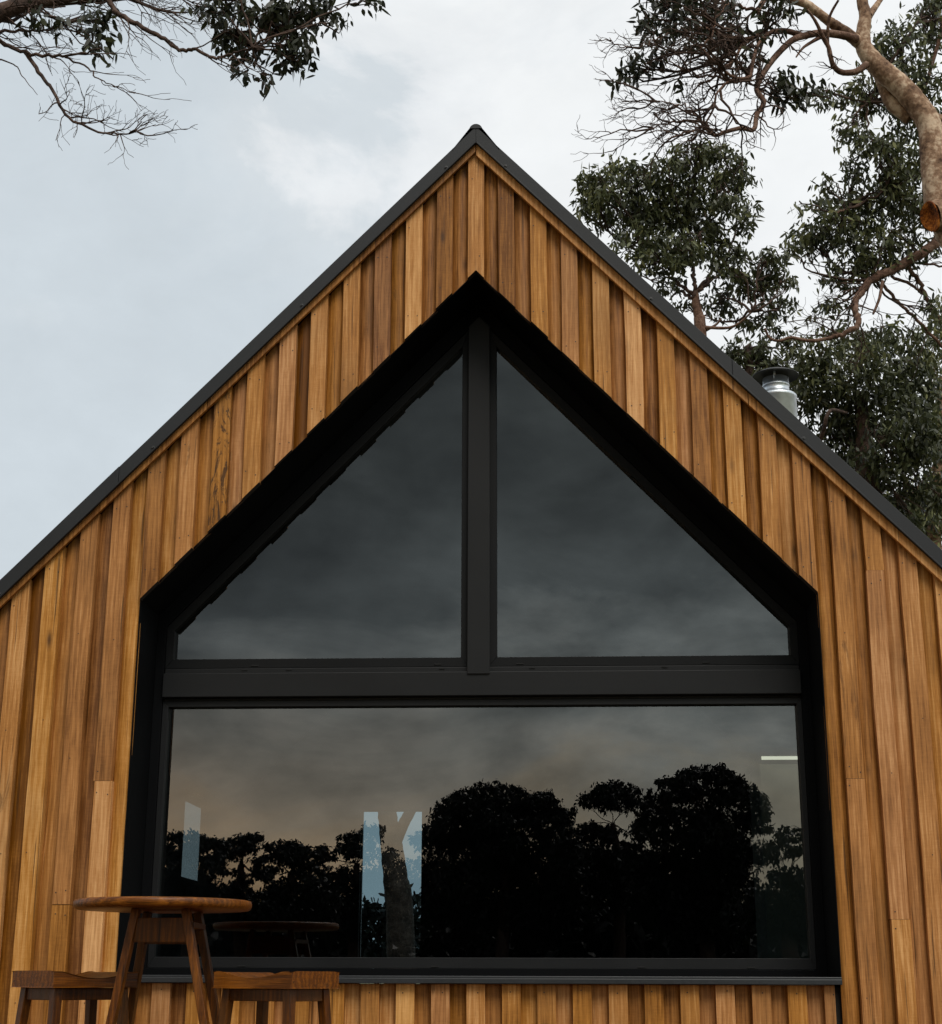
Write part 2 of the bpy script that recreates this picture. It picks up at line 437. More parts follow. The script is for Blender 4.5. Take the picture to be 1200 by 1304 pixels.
BASE = -.02
kmax = int(HW / PITCHB)
for kk in range(-kmax - 1, kmax + 2):
    for proud in (True, False):
        xc = kk * PITCHB + (0 if proud else PITCHB / 2)
        w = .0405 if proud else PITCHB / 2 - .0365
        x0, x1 = xc - w, xc + w
        x0, x1 = max(x0, -HW), min(x1, HW)
        if x1 - x0 < .01: continue
        yf, yb = (-.022, .024) if proud else (.008, .030)
        segs = [(x0, x1)]
        cutsx = [v for v in (0.0, -OPX, OPX) if x0 + .002 < v < x1 - .002]
        if cutsx:
            xs_ = [x0] + sorted(cutsx) + [x1]
            segs = list(zip(xs_[:-1], xs_[1:]))
        if 0.0 in cutsx and proud:
            # the middle board: one pentagonal board, mitred both ways at the apex
            poly = [(x0, open_z(x0)), (0, open_z(0)), (x1, open_z(x1)), (x1, top_z(x1)), (0, top_z(0)), (x0, top_z(x0))]
            clad.prism(poly, yf, yb, tone=(.62, .4, rng.random()))
            clad.mi[-6] = clad.mi[-5] = 1  # its bottom cuts coloured dark too
            nail(-.02, 4.6, yf); nail(.018, 4.17, yf)
            continue
        for (a, b_) in segs:
            mid = (a + b_) / 2
            if abs(mid) < OPX:
                run('p' if proud else 'r', kk, a, b_, open_z, top_z, yf, yb, proud)
            else:
                run('p' if proud else 'r', kk, a, b_, lambda q: BASE, top_z, yf, yb, proud)
# boards under the sill, set slightly back
kk = -10
for kk in range(-10, 11):
    for proud in (True, False):
        xc = kk * PITCHB + (0 if proud else PITCHB / 2) + .007
        w = .0405 if proud else PITCHB / 2 - .0365
        x0, x1 = max(xc - w, -OPX + .012), min(xc + w, OPX - .03)
        if x1 - x0 < .015: continue
        yf, yb = (.004, .044) if proud else (.036, .050)
        dy = rng.gauss(0, .0015)
        board(x0, x1, BASE, BASE, .684, .684, yf + dy, yb, tone_for(proud), .0008, 0 if proud else .009)
        if proud:
            nail(xc + rng.uniform(-.012, .012), .655 + rng.uniform(-.012, .008), yf + dy, .003)
wall = clad.build('wall_cladding', [M['cladding'], M['nail']], house, bevel=.0015)

# trims under the barge
def sloped(mb, side, o_hi, o_lo, x_in, x_out, y0, y1, **k):
    """strip parallel to the roof slope between two vertical offsets"""
    pts = [(x_in, o_lo - SL * x_in), (x_out, o_lo - SL * x_out), (x_out, o_hi - SL * x_out), (x_in, o_hi - SL * x_in)]
    if side < 0: pts = [(-x, z) for x, z in pts][::-1]
    mb.prism(pts, y0, y1, **k)
for side, olo in ((1, APEX_TRIM_R), (-1, APEX_TRIM_L)):
    t = MB(); xi = 0.0015
    for a, b_ in ((xi, 1.31), (1.313, HW)):
        sloped(t, side, APEX_TRIM_TOP + .03, olo, a, b_, -.048, -.0275, tone=(.62 if side > 0 else .30, .4, rng.random()))  # left trim toned darker: its shade is put into the colour
    t.build('verge_trim', M['cladding'], house, bevel=.0015)
# barge flashings
for side in (1, -1):
    t = MB()
    sloped(t, side, 4.874, APEX_TRIM_TOP, .0, 1.24 if side > 0 else 1.72, -.066, -.05)
    sloped(t, side, 4.8755, APEX_TRIM_TOP - .001, 1.2405 if side > 0 else 1.7205, HW + .12, -.0685, -.05)
    sloped(t, side, 4.874, 4.858, .0, HW + .12, -.0495, .12)
    sloped(t, side, APEX_TRIM_TOP + .010, APEX_TRIM_TOP - .002, .003, HW + .12, -.0735, -.0690)
    b = t.build('barge_flashing', M['flashing'], house, bevel=.002)
    for xx in (.15, .86, 1.56, 2.25):
        sc_ = MB(); zc = 4.800 - SL * xx
        vs = []
        for yy, rr in ((-.067, .009), (-.070, .009), (-.0705, .0055), (-.077, .005)):
            vs += [(side * xx + rr * math.cos(i * math.pi / 3), yy, zc + rr * math.sin(i * math.pi / 3)) for i in range(6)]
        fs = [(6 * j + i, 6 * j + (i + 1) % 6, 6 * j + 6 + (i + 1) % 6, 6 * j + 6 + i) for j in range(3) for i in range(6)] + [tuple(range(18, 24))]
        sc_.add(vs, fs); sc_.build('screw', M['blacksteel'], b)
# roof sheets
LEN = 6.75
for side in (1, -1):
    t = MB(); nrib = 90; xo = HW + .14
    prof = []
    y = .1; q = 0
    while y < LEN + .2:
        prof.append((y, .0 if q % 2 == 0 else .0)); y += .1; q += 1
    pts = []
    for i in range(int((LEN + .1) / .1)):
        y0 = .1 + i * .1
        pts += [(y0, .0), (y0 + .06, .0), (y0 + .07, .018), (y0 + .09, .018)]
    vs = []
    for (yy, h) in pts:
        for xx in (0, xo): vs.append((side * xx, yy, 4.855 - SL * xx + h))
    fs = [(2 * i, 2 * i + 2, 2 * i + 3, 2 * i + 1) if side > 0 else (2 * i, 2 * i + 1, 2 * i + 3, 2 * i + 2) for i in range(len(pts) - 1)]
    t.add(vs, fs)
    # deck under the sheets
    sloped(t, side, 4.83, 4.70, .0, HW + .06, .13, LEN)
    t.build('roof', M['flashing'], house)
# ridge cap
t = MB(); vs = []; nseg = 12
prof = [(-.12, 4.866 - SL * .12)] + [(.033 * math.cos(math.pi - R(15) - i * R(150) / nseg), 4.853 + .033 * math.sin(math.pi - R(15) - i * R(150) / nseg)) for i in range(nseg + 1)] + [(.12, 4.866 - SL * .12)]
for yy in (-.07, LEN + .2):
    vs += [(x, yy, z) for x, z in prof]
n_ = len(prof)
t.add(vs, [(i, i + 1, n_ + i + 1, n_ + i) for i in range(n_ - 1)] + [tuple(range(n_ - 2, 0, -1))])
t.build('ridge_cap', M['flashing'], house)
# wall build-up behind the boards
t = MB()
for sd in (1, -1):
    p = [(OPX + .006, -.05), (HW, -.05), (HW, 4.68 - SL * HW), (0, 4.68), (0, OPA + .006), (OPX + .006, OPZ + .004)]
    if sd < 0: p = [(-x, z) for x, z in p][::-1]
    t.prism(p, .033, .46)
t.box(-OPX - .003, OPX + .003, .053, .46, -.05, SILL - .012)
t.build('front_wall', M['wrap'], house)
t = MB()
t.box(-HW, HW, -.03, LEN, -.95, -.052)
t.build('base', M['wrap'], house)
IN = 2.3; BACK = 6.55
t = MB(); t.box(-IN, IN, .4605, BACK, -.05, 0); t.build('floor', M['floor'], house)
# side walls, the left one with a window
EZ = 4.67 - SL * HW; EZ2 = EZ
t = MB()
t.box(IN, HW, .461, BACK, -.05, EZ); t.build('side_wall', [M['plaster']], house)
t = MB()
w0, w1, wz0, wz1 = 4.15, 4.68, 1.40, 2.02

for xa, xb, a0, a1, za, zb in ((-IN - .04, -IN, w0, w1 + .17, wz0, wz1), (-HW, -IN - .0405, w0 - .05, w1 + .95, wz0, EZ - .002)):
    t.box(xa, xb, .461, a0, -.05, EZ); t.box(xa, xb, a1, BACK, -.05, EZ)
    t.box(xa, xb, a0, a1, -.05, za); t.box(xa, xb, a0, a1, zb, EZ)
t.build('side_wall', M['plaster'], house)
t = MB(); xq = -IN - .041; t.add([(xq, w0 - .04, wz0 - .01), (xq, w1 + .19, wz0 - .01), (xq, w1 + .19, wz1 + .03), (xq, w0 - .04, wz1 + .03)], [(0, 1, 2, 3)]); t.build('side_window', M['tinted'], house)
# back wall with a glazed door
dx0, dx1, dz1 = -1.32, -.785, 2.12
t = MB()
def gp(x): return 4.69 - SL * abs(x)
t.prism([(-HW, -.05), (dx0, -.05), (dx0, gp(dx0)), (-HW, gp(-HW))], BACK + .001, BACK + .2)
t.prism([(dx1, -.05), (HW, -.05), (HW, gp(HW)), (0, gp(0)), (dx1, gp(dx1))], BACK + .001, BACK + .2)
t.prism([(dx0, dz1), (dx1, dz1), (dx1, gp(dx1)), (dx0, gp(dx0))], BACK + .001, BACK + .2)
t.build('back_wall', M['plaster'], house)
t = MB()
for a, b_, z0, z1 in ((dx0, dx0 + .012, 0, dz1), (dx1 - .012, dx1, 0, dz1), (dx0 + .0125, dx1 - .0125, dz1 - .015, dz1), (dx0 + .0125, dx1 - .0125, 0, .09)):
    t.box(a, b_, BACK + .06, BACK + .11, z0, z1)
door = t.build('back_door', M['frame'], house)
t = MB(); t.add([(dx0 + .01, BACK + .085, .08), (dx1 - .01, BACK + .085, .08), (dx1 - .01, BACK + .085, dz1 - .01), (dx0 + .01, BACK + .085, dz1 - .01)], [(0, 1, 2, 3)])
t.build('door_pane', M['clear'], door)
# sloped ceiling
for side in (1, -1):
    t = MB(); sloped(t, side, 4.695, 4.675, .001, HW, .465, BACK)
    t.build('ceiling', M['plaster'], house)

# ---- the big window
FY = .35; GY = .395
win = MB()
def ring(mb, outer, inner, y0, y1, mi=0):
    """closed frame between two x,z polygons with the same number of corners"""
    n = len(outer)
    for i in range(n):
        j = (i + 1) % n
        mb.prism([outer[i], outer[j], inner[j], inner[i]], y0, y1, mi=mi)
def house_poly(x, zb, zc, za):
    return [(-x, zb), (x, zb), (x, zc), (0, za), (-x, zc)]
# main frame (jambs, head and sill members)
O = house_poly(OPX, .716, OPZ, OPA)
w = .045; dv = w * (math.sqrt(1 + SL * SL))
I = house_poly(OPX - w, .75, OPZ - (dv - SL * w) , OPA - dv - .035)
I[2] = (OPX - w, OPA - dv - .035 - SL * (OPX - w)); I[4] = (-I[2][0], I[2][1])
ring(win, O, I, FY, FY + .09)
window = win.build('window', M['reveal'], house, bevel=.0015)  # ring takes the reveal black, darkened for the soffit's shade
# reveal lining: jambs and sloping soffits
t = MB()
YR = .006
for sd in (1, -1):
    a = [(OPX, SILL), (OPX + .004, SILL), (OPX + .004, OPZ + .002), (OPX, OPZ)]
    b_ = [(OPX, OPZ), (OPX + .004, OPZ + .002), (0, OPA + .0055), (0, OPA)]
    for p in (a, b_):
        if sd < 0: p = [(-x, z) for x, z in p][::-1]
        t.prism(p, YR, FY + .05)
t.build('reveal', M['reveal'], window)
t = MB()
t.prism([(-OPX + .001, SILL - .004), (OPX - .001, SILL - .004), (OPX - .001, SILL + .018), (-OPX + .001, SILL + .018)], -.034, -.030, mi=0)
t.box(-OPX + .001, OPX - .001, -.0295, FY + .11, SILL + .006, SILL + .028)
t.box(-OPX + .001, OPX - .001, -.0295, -.018, SILL - .004, SILL + .0055)
t.build('sill', M['sill'], window, bevel=.002)
# transom
t = MB()
t.box(-OPX + .047, OPX - .047, FY - .022, FY + .08, 2.017, 2.134)
t.box(-OPX + .047, OPX - .047, FY + .008, FY + .08, 2.1345, 2.163)
t.box(-OPX + .047, OPX - .047, FY + .014, FY + .08, 2.003, 2.0165, mi=1)
t.build('transom', [M['frame'], M['gap']], window, bevel=.003)
# mullion
t = MB()
zt_ = OPA - dv - .036
t.prism([(-.0545, 2.121), (.0545, 2.121), (.0545, zt_ - SL * .0545), (0, zt_), (-.0545, zt_ - SL * .0545)], FY - .030, FY - .0225)
t.prism([(-.046, 2.1635), (.046, 2.1635), (.046, zt_ - SL * .046 - .001), (0, zt_ - .001), (-.046, zt_ - SL * .046 - .001)], FY - .022, FY + .085)
t.build('mullion', M['frame'], window, bevel=.002)
# sashes: lower one and the two raking upper ones
def sash(outer, inner, slots):
    t = MB()
    ring(t, outer, inner, FY + .010, FY + .075, mi=2 if len(slots) == 2 else 0)  # upper sashes get the shade-darkened black
    # glazing bead, a little back and inside
    cx = sum(x for x, z in inner) / len(inner); cz = sum(z for x, z in inner) / len(inner)
    for (x, z) in slots: t.box(x - .018, x + .018, FY + .006, FY + .0098, z - .003, z + .003, mi=1)
    s_ = t.build('sash', [M['frame'], M['gap'], M['sash']], window, bevel=.0015)
    t = MB(); t.add([(x, GY, z) for x, z in outer], [tuple(range(len(outer)))])
    t.build('pane', M['glass'], window)
X0 = OPX - w - .001
lo_o = [(-X0, .751), (X0, .751), (X0, 2.002), (-X0, 2.002)]
lo_i = [(-1.518, .800), (1.522, .800), (1.522, 1.974), (-1.518, 1.974)]
sash(lo_o, lo_i, [(x, .760) for x in (-1.1, -.2, .75, 1.25)])
hz = lambda x: OPA - dv - .037 - SL * x
iv = .06
for sd in (1, -1):
    a = [(.047, 2.164), (X0, 2.164), (X0, hz(X0)), (.047, hz(.047))]
    xi0, xi1 = .088, 1.507
    b_ = [(xi0, 2.210), (xi1, 2.210), (xi1, hz(xi1) - iv), (xi0, hz(xi0) - iv)]
    sl_ = [(.2, 2.176), (1.1, 2.176)]
    if sd < 0:
        a = [(-x, z) for x, z in a][::-1]; b_ = [(-x, z) for x, z in b_][::-1]; sl_ = [(-x, z) for x, z in sl_]
        a = a[-1:] + a[:-1]; b_ = b_[-1:] + b_[:-1]
    sash(a, b_, sl_)
for x in (-1.15, -.93, -.18, .26, .9):
    t = MB(); t.box(x - .014, x + .014, FY + .004, FY + .0075, 2.152, 2.158); t.build('weep_slot', M['gap'], window)

# flue behind the ridge
fx, fy = 1.905, 3.0
fl = MB()
zr = 4.86 - SL * fx
fl.lathe([(.132, zr - .3), (.132, 4.508), (.136, 4.512), (.136, 4.528), (.132, 4.534), (.118, 4.545), (.088, 4.556), (.088, 4.60), (.091, 4.602), (.091, 4.612), (.088, 4.614), (.088, 4.66), (.082, 4.662)], fx, fy, 40)
flue = fl.build('flue', M['steel'], house)
cp = MB()
cp.lathe([(.001, 4.690), (.075, 4.689), (.155, 4.676), (.158, 4.674), (.158, 4.680), (.120, 4.702), (.06, 4.722), (.001, 4.727)], fx, fy, 40)
cp.build('cowl', M['blacksteel'], flue)
for a in (.3, 2.4, 4.5):
    t = MB(); x, y = fx + .085 * math.cos(a), fy + .085 * math.sin(a)
    t.box(x - .007, x + .007, y - .002, y + .002, 4.635, 4.688); t.build('cowl_strap', M['steel'], flue)
t = MB(); t.lathe([(.133, 4.50 - .25), (.15, 4.50 - .28), (.22, zr + .02)], fx, fy, 32); t.build('flue_boot', M['blacksteel'], flue)

# cupboard built in for a pale panel inside, by the right-hand wall
cb = tag(empty('cupboard', (2.1, 3.3, 0)), 'pale panel, built as a tall cupboard, dimly seen through the right end of the lower pane', 'cupboard')
t = MB(); t.box(1.69, 2.28, 3.22, 3.75, .08, 2.06); t.build('carcass', M['white'], cb, bevel=.002)
t = MB(); t.box(1.685, 2.285, 3.03, 3.75, 2.086, 2.10); t.build('top_board', M['white'], cb, bevel=.004)
for a, b_ in ((1.695, 1.982), (1.986, 2.278)):
    t = MB(); t.box(a, b_, 3.20, 3.2195, .085, 2.055); t.build('cupboard_door', M['white'], cb, bevel=.002)
t = MB(); t.box(1.69, 2.28, 3.045, 3.058, 2.066, 2.0855); t.build('added_glow_strip', M['strip'], cb)  # added glowing strip, stands in for the bright line above the panel
t = MB(); t.box(1.70, 2.27, 3.26, 3.7, 0, .0795); t.build('plinth', M['frame'], cb)

# ------------------------------------------------------------------ table and stools
rng = random.Random(3)
tc_ = Vector((-1.177, -.9, 0))
table = tag(empty('bar_table', tc_), 'round brown timber bar table standing before the left corner of the window', 'table')
t = MB(); zt = .996; r_ = .345
prof = [(0.0005, zt - .036), (r_ - .010, zt - .036), (r_ - .003, zt - .030), (r_, zt - .022), (r_, zt - .010), (r_ - .004, zt - .002), (r_ - .012, zt), (.0005, zt)]
t.lathe(prof, tc_.x, tc_.y, 72, tone=(.47, .5, .31))
top = t.build('tabletop', M['seat'], table)
LEG = {'fl': ((-1.243, -1.05, .958), (-1.386, -1.12, 0)), 'fr': ((-1.052, -1.05, .958), (-.822, -1.12, 0)),
       'bl': ((-1.275, -.75, .958), (-1.40, -.69, 0)), 'br': ((-1.072, -.75, .958), (-.86, -.69, 0))}
for q, (a, b_) in LEG.items():
    t = MB(); t.bar(b_, a, .030, .045, tone=(.50 if q[0] == 'f' else .35, .6, rng.random())); t.build('leg', M['furniture'], table, bevel=.003)
def lerp(a, b_, f): return Vector(a) + (Vector(b_) - Vector(a)) * f
for y, q in ((-1.05, 'f'), (-.75, 'b')):
    t = MB(); l0, l1 = LEG[q + 'l'], LEG[q + 'r']
    pz = [.835, .925]
    pts = []
    f0 = lambda l, z: lerp(l[0], l[1], (l[0][2] - z) / l[0][2])
    yq = f0(l0, .88).y
    t.prism([(f0(l0, pz[0]).x + .015, pz[0]), (f0(l1, pz[0]).x - .015, pz[0]), (f0(l1, pz[1]).x - .015, pz[1]), (f0(l0, pz[1]).x + .015, pz[1])], yq - .012, yq + .012, tone=(.36, .9, rng.random()))
    t.build('apron', M['furniture'], table, bevel=.002)
    t = MB(); t.bar(f0(l0, .22), f0(l1, .22), .03, .02, up=(0, 0, 1), tone=(.4, .6, rng.random())); t.build('stretcher', M['furniture'], table)
for a, b_ in (('fl', 'bl'), ('fr', 'br')):
    t = MB(); t.bar(f0(LEG[a], .90), f0(LEG[b_], .90), .04, .02, up=(0, 0, 1), tone=(.35, .6, rng.random())); t.build('side_rail', M['furniture'], table)

def make_stool(label):
    """saddle seat, long axis local x"""
    L, S = .386, .283; z1 = .727; z0 = .668
    st = tag(empty('bar_stool'), label, 'stool', 'timber bar stools at the table')
    t = MB(); nx, ny = 24, 10
    vs = []
    for j in range(ny + 1):
        for i in range(nx + 1):
            u = 2 * i / nx - 1; v = 2 * j / ny - 1
            dip = .033 * (math.cos(u * math.pi * .62) if abs(u) < .81 else 0) ** 1.0
            dip = max(0, dip) * (.75 + .25 * (1 - v * v))
            vs.append((u * L / 2, v * S / 2, z1 - dip))
    k = (nx + 1) * (ny + 1)
    fs = [(j * (nx + 1) + i, j * (nx + 1) + i + 1, (j + 1) * (nx + 1) + i + 1, (j + 1) * (nx + 1) + i) for j in range(ny) for i in range(nx)]
    ringi = [i for i in range(nx + 1)] + [(j) * (nx + 1) + nx for j in range(1, ny + 1)] + [ny * (nx + 1) + i for i in range(nx - 1, -1, -1)] + [j * (nx + 1) for j in range(ny - 1, 0, -1)]
    for q in ringi: vs.append((vs[q][0], vs[q][1], z0))
    n_ = len(ringi)
    fs += [(ringi[i], k + i, k + (i + 1) % n_, ringi[(i + 1) % n_]) for i in range(n_)]
    fs.append(tuple(k + i for i in range(n_ - 1, -1, -1)))
    t.add(vs, [f[::-1] if len(f) == 4 and max(f) >= k else f for f in fs], tone=(.50, .55, .7))
    t.build('seat', M['seat'], st, bevel=.003)
    tp, bt = (.150, .098), (.195, .145)
    for sx in (-1, 1):
        for sy in (-1, 1):
            t = MB(); t.bar((bt[0] * sx, bt[1] * sy, 0), (tp[0] * sx, tp[1] * sy, .667), .030, .030, tone=(.38, .7, rng.random()), w2=.036, d2=.036)
            t.build('leg', M['furniture'], st, bevel=.003)
    for sy in (-1, 1):
        t = MB(); t.box(-.135, .135, sy * .100 - .010, sy * .100 + .010, .622, .6665, tone=(.30, .7, rng.random())); t.build('apron', M['furniture'], st, bevel=.002)
        t = MB(); t.bar((-.18, sy * .13, .22), (.18, sy * .13, .22), .024, .018, up=(0, 0, 1), tone=(.35, .7, rng.random())); t.build('stretcher', M['furniture'], st, bevel=.002)
    for sx in (-1, 1):
        t = MB(); t.box(sx * .152 - .010, sx * .152 + .010, -.083, .083, .622, .6665, tone=(.30, .7, rng.random())); t.build('apron', M['furniture'], st, bevel=.002)
        t = MB(); t.bar((sx * .176, -.13, .30), (sx * .176, .13, .30), .024, .018, up=(0, 0, 1), tone=(.35, .7, rng.random())); t.build('stretcher', M['furniture'], st, bevel=.002)
    return st
st1 = make_stool('timber saddle stool left of the bar table, partly behind its leg')
st2 = st1.copy(); col.objects.link(st2)
for ch in list(st1.children):
    cc = ch.copy(); col.objects.link(cc); cc.parent = st2
st2['label'] = 'timber saddle stool right of the bar table, below the window pane'
st1.location = (-1.5165, -.865, 0); st1.rotation_euler.z = math.atan2(.30, .24)
st2.location = (-.705, -.98, 0); st2.rotation_euler.z = math.atan2(.515, -.857)

# ------------------------------------------------------------------ trees
def smooth_path(pts, per=6):
    P = [Vector(p) for p in pts]; out = []
    for i in range(len(P) - 1):
        p0, p1, p2, p3 = P[max(i - 1, 0)], P[i], P[i + 1], P[min(i + 2, len(P) - 1)]
        for k in range(per):
            t = k / per
            out.append(.5 * ((2 * p1) + (p2 - p0) * t + (2 * p0 - 5 * p1 + 4 * p2 - p3) * t * t + (3 * p1 - p0 - 3 * p2 + p3) * t ** 3))
    out.append(P[-1]); return out

DENS = 4.6
class Tree:
    def __init__(self, name, label, base, bark, leaf, seed, group=None, cat='tree'):
        self.root = tag(empty(name, base), label, cat, group); self.base = Vector(base)
        self.wood = MB(); self.bark, self.leafm = bark, leaf; self.rng = random.Random(seed); self.np = np.random.default_rng(seed)
        self.L = []   # leaf arrays
        self.tm = 0
    def limb(self, pts, r0, r1, sides=8, per=6, wob=.0, knob=.05, mi=0):
        P = smooth_path(pts, per); n = len(P); rg = self.rng
        if wob:
            for i in range(1, n - 1): P[i] = P[i] + Vector((rg.gauss(0, wob), rg.gauss(0, wob), rg.gauss(0, wob)))
        rad = [(r0 + (r1 - r0) * (i / (n - 1)) ** .8) for i in range(n)]
        self.wood.tube(P, rad, sides, knob=knob, rng=rg, mi=mi); return P
    def px(self, zpts, Y0, Y1, ox=0, oy=0, s=1.0):
        n = len(zpts); out = []
        for i, (x, y) in enumerate(zpts):
            out.append(at(ox + x / s, oy + y / s, Y0 + (Y1 - Y0) * i / max(1, n - 1)))
        return out
    def twigs(self, P, n, length, r, level=2, curl=.45, bias=(0, 0, 0), span=(.15, 1.0), spread=1.0):
        """random side shoots off a limb; returns the tips"""
        rg = self.rng; tips = []; bv = Vector(bias)
        for _ in range(n):
            i = int(rg.uniform(*span) * (len(P) - 1)); p = P[i]
            t = (P[min(i + 1, len(P) - 1)] - P[max(i - 1, 0)]).normalized()
            rnd = Vector((rg.gauss(0, 1), rg.gauss(0, 1), rg.gauss(0, 1))).normalized()
            d_ = (t * .7 + rnd * spread + bv).normalized()
            Q = [p]; steps = 7; L = length * rg.uniform(.5, 1.2)
            for k in range(steps):
                d_ = (d_ + Vector((rg.gauss(0, curl), rg.gauss(0, curl), rg.gauss(0, curl))) * .6 + bv * .12).normalized()
                Q.append(Q[-1] + d_ * (L / steps))
            rad = [max(r * (1 - .75 * k / steps), .0016) for k in range(steps + 1)]
            self.wood.tube(Q, rad, 5 if r > .01 else 4, mi=self.tm)
            tips.append(Q[-1])
            if level > 1: tips += self.twigs(Q, 3 if level > 2 else rg.choice((2, 3, 4)), length * .55, r * .5, level - 1, curl, bias, (.25, 1), spread)
        return tips
    def leaves(self, centres, n_each, spread, length, width, droop=.9, tone=(.2, .75), var=.18):
        g_ = self.np; C = np.array([tuple(c_) for c_ in centres], float)
        if len(C) == 0: return
        n = n_each
        ctone = g_.uniform(tone[0], tone[1], len(C))
        idx = np.repeat(np.arange(len(C)), n); N = len(idx)
        P = C[idx] + g_.normal(0, 1, (N, 3)) * np.array([1, 1, .8]) * spread
        D = g_.normal(0, .62, (N, 3)); D[:, 2] -= droop; D /= np.linalg.norm(D, axis=1)[:, None]
        A = g_.normal(0, 1, (N, 3)); W = np.cross(D, A); W /= np.linalg.norm(W, axis=1)[:, None] + 1e-9
        Nn = np.cross(D, W)
        ln = length * g_.uniform(.6, 1.25, N)[:, None]; wd = width * g_.uniform(.7, 1.25, N)[:, None]
        v0 = P; h1, h2 = Nn * wd * .15, Nn * ln * .03
        pts6 = [P, P + D * ln * .25 + W * wd * .40 + h1, P + D * ln * .58 + W * wd * .38 + h1 + h2, P + D * ln + Nn * ln * .12, P + D * ln * .58 - W * wd * .38 + h1 + h2, P + D * ln * .25 - W * wd * .40 + h1]
        V = np.stack(pts6, 1).reshape(-1, 3)
        T = np.clip(ctone[idx] + g_.normal(0, var, N), 0, 1)
        self.L.append((V, np.repeat(T, 6))); return
    def blob(self, px, py, rx, ry, Y, dens=1.0, length=.095, width=.032, clump=16, dY=1.0, tone=(.2, .75), twig=True, hub=None, shell=.35, hr=.012):
        """leafy mass about the sight line of a photo point"""
        k = mpp(px, py, Y); c0 = at(px, py, Y); g_ = self.np
        area = math.pi * rx * ry; lpx = (length / k) * (width / k) * .45
        n = max(2, int(dens * DENS * area / lpx / clump))
        u = g_.normal(0, 1, (n, 3)); u /= np.linalg.norm(u, axis=1)[:, None]
        r = g_.uniform(shell, 1, n) ** .5
        u *= r[:, None]
        pts = []
        for a in u:
            pts.append(c0 + RGT * (a[0] * rx * k) + UPV * (a[2] * ry * k) + FWD * (a[1] * (rx + ry) * .5 * k * dY))
        cs = max(.05, min(.16, .22 * min(rx, ry) * k))
        self.leaves(pts, clump, cs, length, width, tone=tone)
        if twig and hub is not None:
            h = Vector(hub); rg = self.rng
            lim = self.limb([h, h.lerp(c0, .5) + Vector((rg.gauss(0, .12), rg.gauss(0, .12), rg.gauss(0, .12))) * (c0 - h).length, c0], hr if hr < .012 else max(.012, .02 * (c0 - h).length ** .5), .006, 6, 5, .012, mi=self.tm)
            for p in pts[:: max(1, len(pts) // 22)]:
                q = lim[rg.randrange(len(lim) // 2, len(lim))]
                mid = q.lerp(p, .5) + Vector((rg.gauss(0, .06), rg.gauss(0, .06), rg.gauss(0, .05)))
                self.wood.tube([q, mid, p], [.007, .005, .002], 4, mi=self.tm)
        return c0
    def finish(self):
        t = self.wood.build('trunk', self.bark if isinstance(self.bark, list) else [self.bark], self.root)
        if self.L:
            V = np.concatenate([a for a, b in self.L]); T = np.concatenate([b for a, b in self.L]); n = len(V) // 6
            me = bpy.data.meshes.new('crown'); me.vertices.add(len(V)); me.loops.add(6 * n); me.polygons.add(n)
            me.vertices.foreach_set('co', V.astype(np.float32).ravel())
            me.loops.foreach_set('vertex_index', np.arange(6 * n, dtype=np.int32))
            me.polygons.foreach_set('loop_start', np.arange(0, 6 * n, 6, dtype=np.int32))
            try: me.polygons.foreach_set('loop_total', np.full(n, 6, np.int32))
            except Exception: pass
            me.materials.append(self.leafm)
            a = me.attributes.new('tone', 'FLOAT_COLOR', 'POINT')
            a.data.foreach_set('color', np.stack([T, T, T, np.ones_like(T)], 1).astype(np.float32).ravel())
            me.update(calc_edges=True)
            o = bpy.data.objects.new('crown', me); col.objects.link(o); o.parent = self.root
            o.matrix_parent_inverse = self.root.matrix_world.inverted()
        return t

GZ = -.92
# --- A: branch reaching in at the upper left
A = Tree('overhanging_tree', 'dark bare twiggy branches with leaf clusters reaching in at the upper left', (-8.2, 3.4, GZ), M['barkdark'], M['leafdark'], 23)
S = 2.4; YA = 3.0
j0 = at(-60, 40, YA)
A.limb([(-8.2, 3.4, GZ), (-8.1, 3.4, 1.2), (-7.6, 3.3, 3.4), (-6.6, 3.15, 5.2), j0 + Vector((-1.2, 0, -.35)), j0], .24, .10, 12, 6)
top_ = A.limb(A.px([(-144, 96), (-40, 55), (60, 18), (150, 2), (350, -12), (520, -30)], YA, YA + .3, s=S), .095, .03, 9)
b1 = A.limb(A.px([(-144, 90), (-60, 105), (0, 128), (80, 160), (180, 170), (260, 160), (310, 148)], YA, YA - .3, s=S), .026, .005, 6, 6, .006)
b2 = A.limb(A.px([(80, 162), (120, 220), (170, 290), (200, 350), (260, 385), (340, 410), (400, 402), (450, 350)], YA - .1, YA - .6, s=S), .019, .003, 6, 6, .006)
b3 = A.limb(A.px([(330, -5), (360, 40), (420, 75), (480, 110), (550, 152), (600, 150), (650, 178), (700, 165), (760, 150), (830, 150)], YA, YA - .3, s=S), .024, .006, 6, 6, .006)
b4 = A.limb(A.px([(370, -20), (410, 0), (470, 25), (530, 38), (590, 36)], YA, YA + .4, s=S), .018, .006, 6)
b5 = A.limb(A.px([(-120, 100), (0, 98), (90, 95), (160, 90), (240, 62)], YA, YA + .5, s=S), .018, .005, 5, 6, .006)
b6 = A.limb(A.px([(-50, 60), (40, 60), (110, 30), (200, 20)], YA, YA + .5, s=S), .022, .006, 5, 6, .006)
b7 = A.limb(A.px([(200, 175), (270, 210), (300, 240), (350, 265), (415, 282)], YA - .2, YA - .4, s=S), .009, .002, 5, 5, .006)
b8 = A.limb(A.px([(0, 182), (50, 200), (75, 240), (115, 290)], YA, YA - .2, s=S), .007, .002, 5, 5, .006)
bias = (.5, 0, -.12)
A.twigs(b2, 12, .36, .006, 3, .36, (.18, 0, .12), (.3, .92), .85)
